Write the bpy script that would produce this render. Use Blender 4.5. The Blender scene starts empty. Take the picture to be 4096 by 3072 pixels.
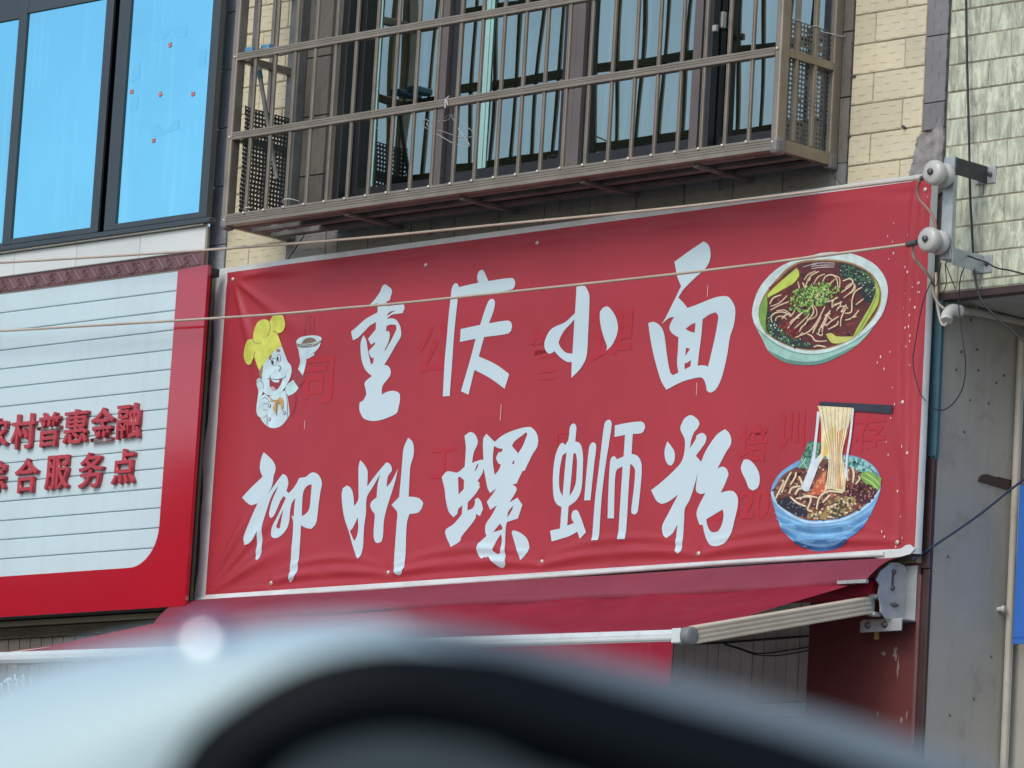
import bpy, bmesh, math, random
from mathutils import Vector, Matrix
random.seed(7)
SC = bpy.context.scene
COL = SC.collection

# ------------------------------------------------------------------ camera, sky, sun, exposure
AX_R = Vector((0.71481, 0.69686, 0.05848)).normalized()
F_PX, YAW, PITCH, ROLL = 19895.5, 0.781865, 0.161546, 0.058706
def cam_axes():
    cy, sy, cp, sp = math.cos(YAW), math.sin(YAW), math.cos(PITCH), math.sin(PITCH)
    f = Vector((-sy*cp, cy*cp, sp)); r = Vector((cy, sy, 0)); u = r.cross(f)
    c, s = math.cos(ROLL), math.sin(ROLL)
    return c*r + s*u, -s*r + c*u, f
CR, CU, CF = cam_axes()
CAM = Vector((0, 0, 1.3 + 18*CF.z)) - 18*CF
cd = bpy.data.cameras.new('street_camera'); cam = bpy.data.objects.new('street_camera', cd); COL.objects.link(cam)
M = Matrix((CR, CU, -CF)).transposed().to_4x4(); M.translation = CAM; cam.matrix_world = M
cd.sensor_width = 36; cd.lens = 36*F_PX/4096; cd.clip_start = 0.02; cd.clip_end = 3000
cd.dof.use_dof = True; cd.dof.focus_distance = 17.3; cd.dof.aperture_fstop = cd.lens/7.2; cd.dof.aperture_blades = 0
SC.camera = cam

SUN_EL, SUN_AZ = math.radians(40), math.radians(173)      # azimuth measured from +Y clockwise: the sun stands over the street
world = bpy.data.worlds.new('World'); SC.world = world; world.use_nodes = True
wn = world.node_tree; bg = wn.nodes['Background']
sky = wn.nodes.new('ShaderNodeTexSky'); sky.sky_type = 'NISHITA'; sky.sun_disc = False
sky.sun_elevation = SUN_EL; sky.sun_rotation = SUN_AZ; sky.air_density = 1.0; sky.dust_density = 2.0; sky.ozone_density = 2.0
wn.links.new(sky.outputs[0], bg.inputs[0]); bg.inputs[1].default_value = 0.15
sd = bpy.data.lights.new('sun', 'SUN'); sd.energy = 0.55; sd.angle = math.radians(22); sd.color = (1.0, 0.96, 0.90)
sun = bpy.data.objects.new('sun', sd); COL.objects.link(sun)
S_DIR = Vector((math.sin(SUN_AZ)*math.cos(SUN_EL), math.cos(SUN_AZ)*math.cos(SUN_EL), math.sin(SUN_EL)))
sun.rotation_euler = S_DIR.to_track_quat('Z', 'Y').to_euler(); sun.location = (0, -20, 30)
SC.view_settings.view_transform = 'Standard'; SC.view_settings.look = 'None'
SC.view_settings.exposure = 0.42; SC.view_settings.gamma = 1.0; SC.view_settings.use_curve_mapping = False

# ------------------------------------------------------------------ survey helpers (a line of sight met with a known plane)
def ray(px, py): return CF + (px-2048)/F_PX*CR - (py-1536)/F_PX*CU
def at(px, py, Y):
    d = ray(px, py); return CAM + d*((Y-CAM.y)/d.y)
def zm(x, y, s, ox, oy): return ox + x*s, oy + y*s

# ------------------------------------------------------------------ materials
def lin(c): return tuple(((v/255)/12.92 if v/255 < .04045 else ((v/255+.055)/1.055)**2.4) for v in c)
def mat(name, rgb, rough=.6, metal=0., var=.12, vs=2.5, bump=0., bs=60., coat=0., spec=.5, tone=0., streak=0., dirt=None, dirt_amt=0., dirt_s=3., kind=None, trans=0.):
    m = bpy.data.materials.new(name); m.use_nodes = True
    nt = m.node_tree; N = nt.nodes; L = nt.links; b = N['Principled BSDF']
    b.inputs['Roughness'].default_value = rough; b.inputs['Metallic'].default_value = metal
    b.inputs['Specular IOR Level'].default_value = spec
    b.inputs['Coat Weight'].default_value = coat; b.inputs['Coat Roughness'].default_value = .08
    geo = N.new('ShaderNodeNewGeometry'); pos = geo.outputs['Position']
    def node(t, **kw):
        n = N.new(t)
        for k, v in kw.items(): setattr(n, k, v)
        return n
    def math_(op, a, b_=None, c_=None):
        n = node('ShaderNodeMath', operation=op)
        for i, v in enumerate((a, b_, c_)):
            if v is None: continue
            if isinstance(v, (int, float)): n.inputs[i].default_value = v
            else: L.new(v, n.inputs[i])
        return n.outputs[0]
    def noise(scale, vec=pos, detail=4, rough_=.55, sc3=None):
        n = node('ShaderNodeTexNoise'); n.inputs['Scale'].default_value = scale; n.inputs['Detail'].default_value = detail; n.inputs['Roughness'].default_value = rough_
        if sc3:
            mp = node('ShaderNodeMapping'); mp.inputs['Scale'].default_value = sc3; L.new(vec, mp.inputs[0]); vec = mp.outputs[0]
        L.new(vec, n.inputs['Vector']); return n.outputs['Fac']
    def mix(fac, a, b_):
        n = node('ShaderNodeMix', data_type='RGBA')
        for i, v in ((0, fac), (6, a), (7, b_)):
            if isinstance(v, (int, float)): n.inputs[i].default_value = v
            elif isinstance(v, tuple): n.inputs[i].default_value = (*v, 1) if len(v) == 3 else v
            else: L.new(v, n.inputs[i])
        return n.outputs[2]
    col = rgb
    n1 = noise(vs); d = tuple(c*(1-var) for c in rgb); l = tuple(min(1, c*(1+var)) for c in rgb)
    ramp = node('ShaderNodeMapRange'); ramp.inputs['From Min'].default_value = .3; ramp.inputs['From Max'].default_value = .7; L.new(n1, ramp.inputs[0])
    col = mix(ramp.outputs[0], d, l)
    n2 = noise(vs*9, detail=3)
    fine = math_('MULTIPLY_ADD', n2, var*.9, 1-var*.45)
    mm = node('ShaderNodeVectorMath', operation='SCALE'); L.new(col, mm.inputs[0]); L.new(fine, mm.inputs['Scale']); col = mm.outputs[0]
    if tone:
        oi = node('ShaderNodeObjectInfo'); t = math_('MULTIPLY_ADD', oi.outputs['Random'], tone*2, 1-tone)
        mm = node('ShaderNodeVectorMath', operation='SCALE'); L.new(col, mm.inputs[0]); L.new(t, mm.inputs['Scale']); col = mm.outputs[0]
    if streak:
        s = noise(1.0, sc3=(22, 22, 1.1), detail=3); r = node('ShaderNodeMapRange'); r.inputs['From Min'].default_value = .52; r.inputs['From Max'].default_value = .75
        L.new(s, r.inputs[0]); f = math_('MULTIPLY', r.outputs[0], streak)
        col = mix(f, col, tuple(c*.45 for c in (dirt or rgb)))
    if dirt_amt:
        s = noise(dirt_s, detail=7, rough_=.7); r = node('ShaderNodeMapRange'); r.inputs['From Min'].default_value = .55; r.inputs['From Max'].default_value = .72
        L.new(s, r.inputs[0]); f = math_('MULTIPLY', r.outputs[0], dirt_amt); col = mix(f, col, dirt)
    hgt = None
    if kind in ('dash_h', 'dash_v'):                     # split-face wall tile: rows of short dark clefts
        sep = node('ShaderNodeSeparateXYZ'); L.new(pos, sep.inputs[0])
        wob = noise(14.0)
        a, c = (sep.outputs[0], sep.outputs[2]) if kind == 'dash_h' else (sep.outputs[2], sep.outputs[0])
        rowh, wd = (.0265, .074) if kind == 'dash_h' else (.030, .075)
        cz = math_('ADD', math_('DIVIDE', c, rowh), math_('MULTIPLY', wob, .55))
        row = math_('FLOOR', cz); fz = math_('FRACT', cz)
        ax = math_('ADD', math_('DIVIDE', a, wd), math_('MULTIPLY', row, .46)); ax = math_('ADD', ax, math_('MULTIPLY', noise(9.), .5))
        fx = math_('FRACT', ax)
        on = math_('LESS_THAN', fx, math_('MULTIPLY_ADD', noise(23., detail=2), .9, 0.))
        tent = math_('SUBTRACT', 1., math_('ABSOLUTE', math_('MULTIPLY_ADD', fx, 4.1, -1.)))   # deepest mid-dash
        tent = math_('MAXIMUM', tent, 0.)
        edge = math_('MULTIPLY', math_('LESS_THAN', fz, .12), math_('GREATER_THAN', tent, .12)); edge = math_('MULTIPLY', edge, on)
        hgt = math_('ADD', math_('MULTIPLY', math_('MULTIPLY', fz, tent), -.6), math_('MULTIPLY', edge, -.9))
        hgt = math_('ADD', hgt, math_('MULTIPLY', noise(70.), .5))
        col = mix(math_('MULTIPLY', edge, .42), col, tuple(x*.25 for x in rgb))
        bump = bump or .6; dist = .004
    elif kind == 'slate':
        mp = node('ShaderNodeMapping'); mp.inputs['Rotation'].default_value = (0, math.radians(-24), 0); mp.inputs['Scale'].default_value = (20, 10, 5.2); L.new(pos, mp.inputs[0])
        oi = node('ShaderNodeObjectInfo'); off = node('ShaderNodeVectorMath', operation='ADD'); L.new(mp.outputs[0], off.inputs[0])
        rv = node('ShaderNodeVectorMath', operation='SCALE'); cb = node('ShaderNodeCombineXYZ')
        for i in range(3): L.new(oi.outputs['Random'], cb.inputs[i])
        L.new(cb.outputs[0], rv.inputs[0]); rv.inputs['Scale'].default_value = 57.; L.new(rv.outputs[0], off.inputs[1])
        n = node('ShaderNodeTexNoise'); n.inputs['Scale'].default_value = 1.6; n.inputs['Detail'].default_value = 6; n.inputs['Roughness'].default_value = .74; n.inputs['Distortion'].default_value = .8
        L.new(off.outputs[0], n.inputs['Vector'])
        hgt = n.outputs['Fac']
        r = node('ShaderNodeMapRange'); r.inputs['From Min'].default_value = .36; r.inputs['From Max'].default_value = .60; L.new(hgt, r.inputs[0])
        col = mix(r.outputs[0], tuple(c*.42 for c in rgb), col)
        bump = bump or .5; dist = .006
    elif bump:
        hgt = noise(bs, detail=5); dist = .004
    if hgt is not None:
        bn = node('ShaderNodeBump'); bn.inputs['Strength'].default_value = bump; bn.inputs['Distance'].default_value = dist
        L.new(hgt, bn.inputs['Height']); L.new(bn.outputs[0], b.inputs['Normal'])
    L.new(col, b.inputs['Base Color'])
    rr = math_('MULTIPLY_ADD', n2, .24*rough, rough*.88); L.new(rr, b.inputs['Roughness'])
    return m

MT = {}
MT['cream'] = mat('cream_split_tile', (.63, .575, .40), .8, var=.10, vs=4, tone=.07, kind='dash_h', streak=.10, dirt=(.3, .2, .1))
MT['grout'] = mat('cement_grout', (.38, .345, .26), .95, var=.2, vs=8, bump=.3, bs=120)
MT['greytile'] = mat('grey_split_tile', (.205, .205, .205), .8, var=.12, vs=5, tone=.09, kind='dash_v')
MT['liftedtile'] = mat('lightened_grey_split_tile', (.36, .39, .42), .8, var=.12, vs=5, tone=.07, kind='dash_v')  # grey tile lightened in colour to make up for shade on the left pilaster
MT['greyjamb'] = mat('brown_grey_jamb_tile', (.16, .15, .125), .8, var=.14, vs=5, tone=.09, kind='dash_v')
MT['greysill'] = mat('grey_split_sill_tile', (.25, .25, .225), .8, var=.12, vs=5, tone=.09, kind='dash_h', streak=.2, dirt=(.2, .18, .15))
MT['green'] = mat('pale_green_slate_tile', (.67, .72, .54), .5, var=.16, vs=7, tone=.08, kind='slate', dirt=(.45, .40, .26), dirt_amt=.25, dirt_s=8)
MT['plaster'] = mat('grey_plaster', (.41, .40, .35), .95, var=.09, vs=2.2, bump=.3, bs=90, streak=.10, dirt=(.17, .14, .11), dirt_amt=.5, dirt_s=6)
MT['patch'] = mat('broken_plaster', (.27, .26, .25), .95, var=.35, vs=26, bump=.8, bs=60)
MT['whitestone'] = mat('white_marble_tile', (.66, .70, .66), .35, var=.05, vs=3, tone=.05, streak=.0)
MT['frieze'] = mat('brown_glazed_frieze', (.165, .085, .088), .42, var=.15, vs=20, tone=.08)
MT['alu'] = mat('dark_grey_aluminium', (.042, .058, .066), .42, metal=0., var=.08, vs=3, spec=.6)
MT['gap'] = mat('dark_gap', (.012, .012, .012), .8)
MT['blueglass'] = mat('blue_coated_glass', (.27, .66, .78), .04, metal=1., var=.05, vs=1.6, streak=.4, dirt=(.85, 1.75, 1.95))
MT['filmmark'] = mat('blue_glass_residue', (.255, .635, .755), .06, metal=1., var=.05)
MT['greenglass'] = mat('teal_coated_glass', (.265, .315, .285), .014, metal=1., var=.08, vs=2, streak=.45, dirt=(.80, .98, .92))
MT['mint'] = mat('mint_reflection_strip', (.42, .72, .64), .3, var=.05)
MT['tape'] = mat('red_tape', (.50, .20, .18), .6, var=.3, vs=40)
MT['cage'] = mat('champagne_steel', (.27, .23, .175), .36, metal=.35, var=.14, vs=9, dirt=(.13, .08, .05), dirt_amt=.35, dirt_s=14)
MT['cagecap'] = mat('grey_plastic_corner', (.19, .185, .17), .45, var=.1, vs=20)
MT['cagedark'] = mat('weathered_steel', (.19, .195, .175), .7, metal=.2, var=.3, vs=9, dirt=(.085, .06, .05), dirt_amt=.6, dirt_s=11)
MT['winframe'] = mat('brown_window_frame', (.17, .145, .135), .45, var=.08, vs=4)
MT['blackframe'] = mat('black_window_frame', (.022, .025, .028), .45, var=.2)
MT['screw'] = mat('bright_screw', (.62, .58, .50), .35, metal=.4, var=.2, vs=90)
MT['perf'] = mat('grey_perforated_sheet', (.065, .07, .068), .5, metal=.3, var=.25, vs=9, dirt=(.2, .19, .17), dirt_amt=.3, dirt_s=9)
MT['perflight'] = mat('steel_perforated_sheet', (.24, .23, .205), .5, metal=.4, var=.25, vs=9, dirt=(.10, .085, .07), dirt_amt=.6, dirt_s=7)
MT['clothred'] = mat('red_vinyl_banner', (.415, .040, .054), .40, var=.09, vs=1.3, spec=.36, streak=.10, dirt=(1.1, .16, .2))
MT['clothwhite'] = mat('white_vinyl_banner', (.64, .68, .66), .5, var=.10, vs=6, dirt=(.33, .34, .30), dirt_amt=.45, dirt_s=7)
MT['printwhite'] = mat('bluish_white_print', (.57, .74, .78), .45, var=.03, vs=2.2)
MT['ghost'] = mat('faded_ghost_print', (.462, .034, .047), .40, var=.06, spec=.3)
MT['ghostd'] = mat('faded_ghost_print_on_white', (.62, .755, .785), .45, var=.03)
MT['steeltube'] = mat('galvanised_tube', (.45, .46, .44), .4, metal=.5, var=.15, vs=12)
MT['signred'] = mat('glossy_red_acrylic', (.47, .012, .028), .06, var=.05, vs=2, coat=.6, spec=.7)
MT['slat'] = mat('white_metal_slat', (.58, .73, .75), .38, var=.05, vs=1.5, spec=.4, bump=.2, bs=5, streak=.16, dirt=(1.0, 1.1, 1.05))
MT['letter'] = mat('red_raised_letter', (.47, .035, .05), .30, var=.08, vs=8, coat=.3)
MT['awning'] = mat('crimson_awning_canvas', (.29, .013, .034), .75, var=.12, vs=3, spec=.2, streak=.45, dirt=(.60, .13, .20))
MT['hood'] = mat('maroon_awning_hood', (.24, .04, .065), .6, spec=.3, var=.10, vs=4, streak=.15, dirt=(.4, .2, .22))
MT['bar'] = mat('white_coated_bar', (.66, .72, .70), .3, var=.07, vs=8, dirt=(.34, .28, .2), dirt_amt=.35, dirt_s=18)
MT['arm'] = mat('ivory_coated_arm', (.66, .58, .44), .4, var=.07, vs=8, dirt=(.3, .25, .2), dirt_amt=.2, dirt_s=14)
MT['greyplastic'] = mat('grey_end_cap', (.21, .215, .22), .5, var=.06)
MT['bracket'] = mat('zinc_bracket', (.46, .48, .48), .45, metal=.3, var=.15, vs=20, dirt=(.2, .19, .18), dirt_amt=.4, dirt_s=14)
MT['maroon'] = mat('maroon_painted_panel', (.14, .038, .036), .5, var=.12, vs=3, dirt=(.26, .17, .15), dirt_amt=.30, dirt_s=4)
MT['scar'] = mat('bared_undercoat', (.30, .22, .19), .8, var=.3, vs=40)
MT['trim'] = mat('dark_brown_trim', (.055, .030, .028), .5, var=.2, vs=12)
MT['clad'] = mat('grey_white_cladding', (.70, .70, .63), .5, var=.06, vs=6, tone=.05)
MT['teal'] = mat('teal_painted_board', (.045, .12, .155), .5, var=.12, vs=10, dirt=(.3, .3, .28), dirt_amt=.15, dirt_s=25)
MT['creamstrip'] = mat('cream_plaster_strip', (.52, .47, .32), .85, var=.15, vs=15)
MT['porcelain'] = mat('white_porcelain', (.50, .50, .46), .28, var=.07, vs=18, coat=.3, dirt=(.30, .27, .22), dirt_amt=.5, dirt_s=22)
MT['bolt'] = mat('grey_steel_bolt', (.12, .12, .125), .5, metal=.5, var=.2, vs=60)
MT['tanwire'] = mat('tan_cable_jacket', (.50, .43, .34), .6, var=.14, vs=5)
MT['brownwire'] = mat('brown_cable_jacket', (.30, .16, .13), .6, var=.14, vs=9)
MT['blackwire'] = mat('black_cable_jacket', (.018, .018, .02), .5, var=.2)
MT['bluewire'] = mat('dark_blue_rope', (.03, .04, .09), .7, var=.2)
MT['pvc'] = mat('white_pvc', (.62, .62, .57), .4, var=.06, vs=20, dirt=(.3, .26, .2), dirt_amt=.4, dirt_s=12)
MT['pipe'] = mat('ivory_pipe', (.52, .49, .40), .5, var=.07, vs=6, dirt=(.25, .2, .15), dirt_amt=.4, dirt_s=9)
MT['blue'] = mat('blue_sign_sheet', (.035, .16, .55), .5, var=.07)
MT['olive'] = mat('olive_metal_beam', (.20, .185, .13), .55, var=.18, vs=9, dirt=(.12, .09, .06), dirt_amt=.4, dirt_s=9)
MT['ribbed'] = mat('ribbed_shutter_metal', (.21, .18, .145), .5, metal=.2, var=.12, vs=6)
MT['carwhite'] = mat('white_car_paint', (.49, .635, .635), .34, var=.02, spec=.3)
MT['cargrey'] = mat('shaded_housing_grey', (.16, .205, .21), .4, var=.05, spec=.3)  # shaded stretch of the white mirror housing, painted as grey
MT['chrome'] = mat('glint_chrome', (.75, .78, .78), .05, metal=1., var=.0)
MT['darkarm'] = mat('blackened_shaded_steel', (.05, .052, .055), .6, metal=.2, var=.3, vs=20, dirt=(.16, .12, .10), dirt_amt=.4, dirt_s=30)  # rusty black steel, with the shade on its side put into the colour
MT['rack'] = mat('galvanised_rack', (.40, .44, .44), .45, metal=.35, var=.16, vs=20, dirt=(.22, .22, .21), dirt_amt=.4, dirt_s=14)
MT['edgestrip'] = mat('worn_edge_strip', (.17, .075, .075), .5, var=.2, vs=9)
MT['carblack'] = mat('black_car_plastic', (.005, .0075, .010), .5, var=.1, spec=.06)
MT['mirror'] = mat('mirror_silver', (.48, .60, .60), .02, metal=1., var=.03)
MT['asphalt'] = mat('asphalt', (.055, .055, .055), .9, var=.2, vs=3, bump=.4, bs=90)
MT['paving'] = mat('grey_pavement', (.22, .21, .20), .85, var=.15, vs=2)
MT['kerb'] = mat('concrete_kerb', (.30, .30, .28), .85, var=.15, vs=4)
MT['leaf'] = mat('tree_leaf', (.045, .085, .03), .6, var=.4, vs=3)
MT['bark'] = mat('tree_bark', (.09, .07, .05), .9, var=.3, vs=8)
MT['hanger'] = mat('pale_wire', (.60, .60, .56), .35, metal=.3, var=.1)
MT['blueplastic'] = mat('blue_plastic', (.10, .26, .42), .5, var=.15, vs=30)
MT['core'] = mat('render_backing', (.25, .24, .21), .95, var=.15, vs=4)
PR = {}
def ink(name, rgb, k=1.08, var=.16):
    if name not in PR: PR[name] = mat('print_'+name, tuple(min(.85, c*k) for c in lin(rgb)), .45, var=var, vs=26)
    return PR[name]

# ------------------------------------------------------------------ mesh builders
def wloc(o):
    v = Vector((0, 0, 0))
    while o is not None: v += o.location; o = o.parent
    return v
def tag(o, label=None, cat=None, group=None, kind=None):
    if label: o['label'] = label
    if cat: o['category'] = cat
    if group: o['group'] = group
    if kind: o['kind'] = kind
    return o
def thing(name, label, cat, loc, group=None):
    o = bpy.data.objects.new(name, None); o.empty_display_size = .1; COL.objects.link(o); o.location = loc
    return tag(o, label, cat, group)
def link_mesh(name, me, parent=None, world=None):
    o = bpy.data.objects.new(name, me); COL.objects.link(o)
    if parent: o.parent = parent
    if world is not None: o.location = Vector(world) - (wloc(parent) if parent else Vector((0, 0, 0)))
    return o
class MB:
    def __init__(s): s.v = []; s.f = []; s.m = []; s.sm = []
    def add(s, vs, fs, mi=0, smooth=False):
        b = len(s.v); s.v += [Vector(v) for v in vs]
        for f in fs: s.f.append([b+i for i in f]); s.m.append(mi); s.sm.append(smooth)
        return s
    def box(s, x0, x1, y0, y1, z0, z1, mi=0):
        x0, x1 = min(x0, x1), max(x0, x1); y0, y1 = min(y0, y1), max(y0, y1); z0, z1 = min(z0, z1), max(z0, z1)
        return s.add([(x0,y0,z0),(x1,y0,z0),(x1,y1,z0),(x0,y1,z0),(x0,y0,z1),(x1,y0,z1),(x1,y1,z1),(x0,y1,z1)],
                     [(0,3,2,1),(4,5,6,7),(0,1,5,4),(1,2,6,5),(2,3,7,6),(3,0,4,7)], mi)
    def beam(s, a, b, w, h, up=(0, 0, 1), mi=0):
        a, b = Vector(a), Vector(b); d = (b-a).normalized(); x = d.cross(Vector(up)).normalized(); u = x.cross(d)
        vs = [p + x*sx*w/2 + u*sz*h/2 for p in (a, b) for sx, sz in ((-1,-1),(1,-1),(1,1),(-1,1))]
        return s.add(vs, [(0,1,2,3),(7,6,5,4),(0,4,5,1),(1,5,6,2),(2,6,7,3),(3,7,4,0)], mi)
    def tube(s, pts, r, n=8, mi=0, caps=True):
        pts = [Vector(p) for p in pts]; R = r if isinstance(r, (list, tuple)) else [r]*len(pts)
        rings = []; prev = None
        for i, p in enumerate(pts):
            t = (pts[min(i+1, len(pts)-1)] - pts[max(i-1, 0)]).normalized()
            if prev is None:
                a = Vector((0, 0, 1)) if abs(t.z) < .9 else Vector((1, 0, 0)); x = t.cross(a).normalized()
            else: x = (prev - t*prev.dot(t)).normalized()
            prev = x; y = t.cross(x)
            rings.append([p + (x*math.cos(2*math.pi*k/n) + y*math.sin(2*math.pi*k/n))*R[i] for k in range(n)])
        vs = [v for rg in rings for v in rg]; fs = []
        for i in range(len(pts)-1):
            for k in range(n): fs.append((i*n+k, i*n+(k+1) % n, (i+1)*n+(k+1) % n, (i+1)*n+k))
        s.add(vs, fs, mi, True)
        if caps: s.add(rings[0], [tuple(range(n))[::-1]], mi); s.add(rings[-1], [tuple(range(n))], mi)
        return s
    def lathe(s, prof, org, axis, n=20, mi=0):
        axis = Vector(axis).normalized(); a = Vector((0, 0, 1)) if abs(axis.z) < .9 else Vector((1, 0, 0)); x = axis.cross(a).normalized(); y = axis.cross(x)
        vs = [Vector(org) + axis*t + (x*math.cos(2*math.pi*k/n)+y*math.sin(2*math.pi*k/n))*r for r, t in prof for k in range(n)]
        fs = [(i*n+k, i*n+(k+1) % n, (i+1)*n+(k+1) % n, (i+1)*n+k) for i in range(len(prof)-1) for k in range(n)]
        return s.add(vs, fs, mi, True)
    def prism(s, poly, y0, y1, mi=0):                 # outline in X,Z pushed along Y
        n = len(poly); vs = [(x, y0, z) for x, z in poly] + [(x, y1, z) for x, z in poly]
        fs = [tuple(range(n)), tuple(range(2*n-1, n-1, -1))] + [(i, i+n, (i+1) % n + n, (i+1) % n) for i in range(n)]
        return s.add(vs, fs, mi)
    def profx(s, poly, x0, x1, mi=0):                 # outline in Y,Z pushed along X
        n = len(poly); vs = [(x0, y, z) for y, z in poly] + [(x1, y, z) for y, z in poly]
        fs = [tuple(range(n)), tuple(range(2*n-1, n-1, -1))] + [(i, i+n, (i+1) % n + n, (i+1) % n) for i in range(n)]
        return s.add(vs, fs, mi)
    def mesh(s, name, mats, org=(0, 0, 0)):
        me = bpy.data.meshes.new(name); o = Vector(org)
        me.from_pydata([tuple(v-o) for v in s.v], [], s.f); 
        for m in (mats if isinstance(mats, (list, tuple)) else [mats]): me.materials.append(m)
        for p, mi, sm in zip(me.polygons, s.m, s.sm): p.material_index = mi; p.use_smooth = sm
        bm = bmesh.new(); bm.from_mesh(me); bmesh.ops.recalc_face_normals(bm, faces=bm.faces); bm.to_mesh(me); bm.free()
        me.update(); return me
    def build(s, name, mats, parent=None, bevel=0., label=None):
        me = s.mesh(name, mats, wloc(parent) if parent else (0, 0, 0)); o = link_mesh(name, me, parent)
        if bevel:
            bv = o.modifiers.new('edge', 'BEVEL'); bv.width = bevel; bv.segments = 2; bv.limit_method = 'ANGLE'; bv.angle_limit = math.radians(50)
        if label: o['label'] = label
        return o
def single(name, mb, mats, label, cat, group=None, bevel=0., kind=None):
    c = sum(mb.v, Vector((0, 0, 0)))/len(mb.v)
    me = mb.mesh(name, mats, c); o = link_mesh(name, me, None, c)
    if bevel:
        bv = o.modifiers.new('edge', 'BEVEL'); bv.width = bevel; bv.segments = 2; bv.limit_method = 'ANGLE'; bv.angle_limit = math.radians(50)
    return tag(o, label, cat, group, kind)
def curve_pts(pts, n=6):                               # smooth run through points (Catmull-Rom)
    P = [Vector(p) for p in pts]; out = []
    for i in range(len(P)-1):
        p0, p1, p2, p3 = P[max(i-1, 0)], P[i], P[i+1], P[min(i+2, len(P)-1)]
        for k in range(n):
            t = k/n
            out.append(.5*((2*p1) + (p2-p0)*t + (2*p0-5*p1+4*p2-p3)*t*t + (3*p1-p0-3*p2+p3)*t**3))
    return out + [P[-1]]
def smooth_loop(pts, corner=48, n=4):                  # closed outline: round where it bends gently, keep the sharp corners
    P = [Vector(p) for p in pts]; N_ = len(P); out = []
    def is_c(i):
        a, b = P[i]-P[i-1], P[(i+1) % N_]-P[i]
        return a.length < 1e-9 or b.length < 1e-9 or math.degrees(a.angle(b)) > corner
    C = [is_c(i) for i in range(N_)]
    for i in range(N_):
        p1, p2 = P[i], P[(i+1) % N_]
        p0 = p1*2-p2 if C[i] else P[i-1]; p3 = p2*2-p1 if C[(i+1) % N_] else P[(i+2) % N_]
        dl = (p2-p1).length
        t1 = (p2-p0); t2 = (p3-p1)
        t1 = t1.normalized()*dl if t1.length > 0 else t1; t2 = t2.normalized()*dl if t2.length > 0 else t2
        for k in range(n):
            t = k/n; h = t*t*(3-2*t)
            out.append(p1*(1-h)+p2*h + t1*(t*(1-t)*(1-t)) - t2*(t*t*(1-t)))
    return out
def fill2d(loops, depth=0., offset=0.):                # filled outlines with holes -> (verts, faces) in a flat plane
    c = bpy.data.curves.new('outline', 'CURVE'); c.dimensions = '2D'; c.fill_mode = 'BOTH' if depth else 'FRONT'; c.extrude = depth
    for lp in loops:
        sp = c.splines.new('POLY'); sp.points.add(len(lp)-1); sp.use_cyclic_u = True
        for q, p in zip(sp.points, lp): q.co = (p[0], p[1], 0, 1)
    o = bpy.data.objects.new('outline', c); me = bpy.data.meshes.new_from_object(o)
    bpy.data.objects.remove(o); bpy.data.curves.remove(c); return me
def glyph_mesh(txt, depth=0., bold=0.):                # a lettering outline from the built-in face
    c = bpy.data.curves.new('glyph', 'FONT'); c.body = txt; c.size = 1; c.extrude = depth; c.offset = bold; c.fill_mode = 'BOTH' if depth else 'FRONT'; c.resolution_u = 3
    o = bpy.data.objects.new('glyph', c); me = bpy.data.meshes.new_from_object(o)
    bpy.data.objects.remove(o); bpy.data.curves.remove(c); return me
def slice_grid(bm, step, x0, x1, z0, z1):
    x = x0+step
    while x < x1:
        bmesh.ops.bisect_plane(bm, geom=bm.verts[:]+bm.edges[:]+bm.faces[:], plane_co=(x, 0, 0), plane_no=(1, 0, 0)); x += step
    z = z0+step
    while z < z1:
        bmesh.ops.bisect_plane(bm, geom=bm.verts[:]+bm.edges[:]+bm.faces[:], plane_co=(0, z, 0), plane_no=(0, 1, 0)); z += step

# ------------------------------------------------------------------ ground and street
b = MB(); b.add([(-900, -900, -.004), (900, -900, -.004), (900, 900, -.004), (-900, 900, -.004)], [(0, 1, 2, 3)]); tag(b.build('ground', MT['paving']), kind='structure')
b = MB(); b.add([(-400, -17, 0), (400, -17, 0), (400, -4, 0), (-400, -4, 0)], [(0, 1, 2, 3)]); tag(b.build('road', MT['asphalt']), kind='structure')
b = MB(); b.box(-400, 400, -4, -3.85, 0, .15); tag(b.build('kerb', MT['kerb'], bevel=.02), kind='structure')
b = MB(); b.box(-400, 400, -3.847, .5, .0, .146); tag(b.build('pavement', MT['paving']), kind='structure')

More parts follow.
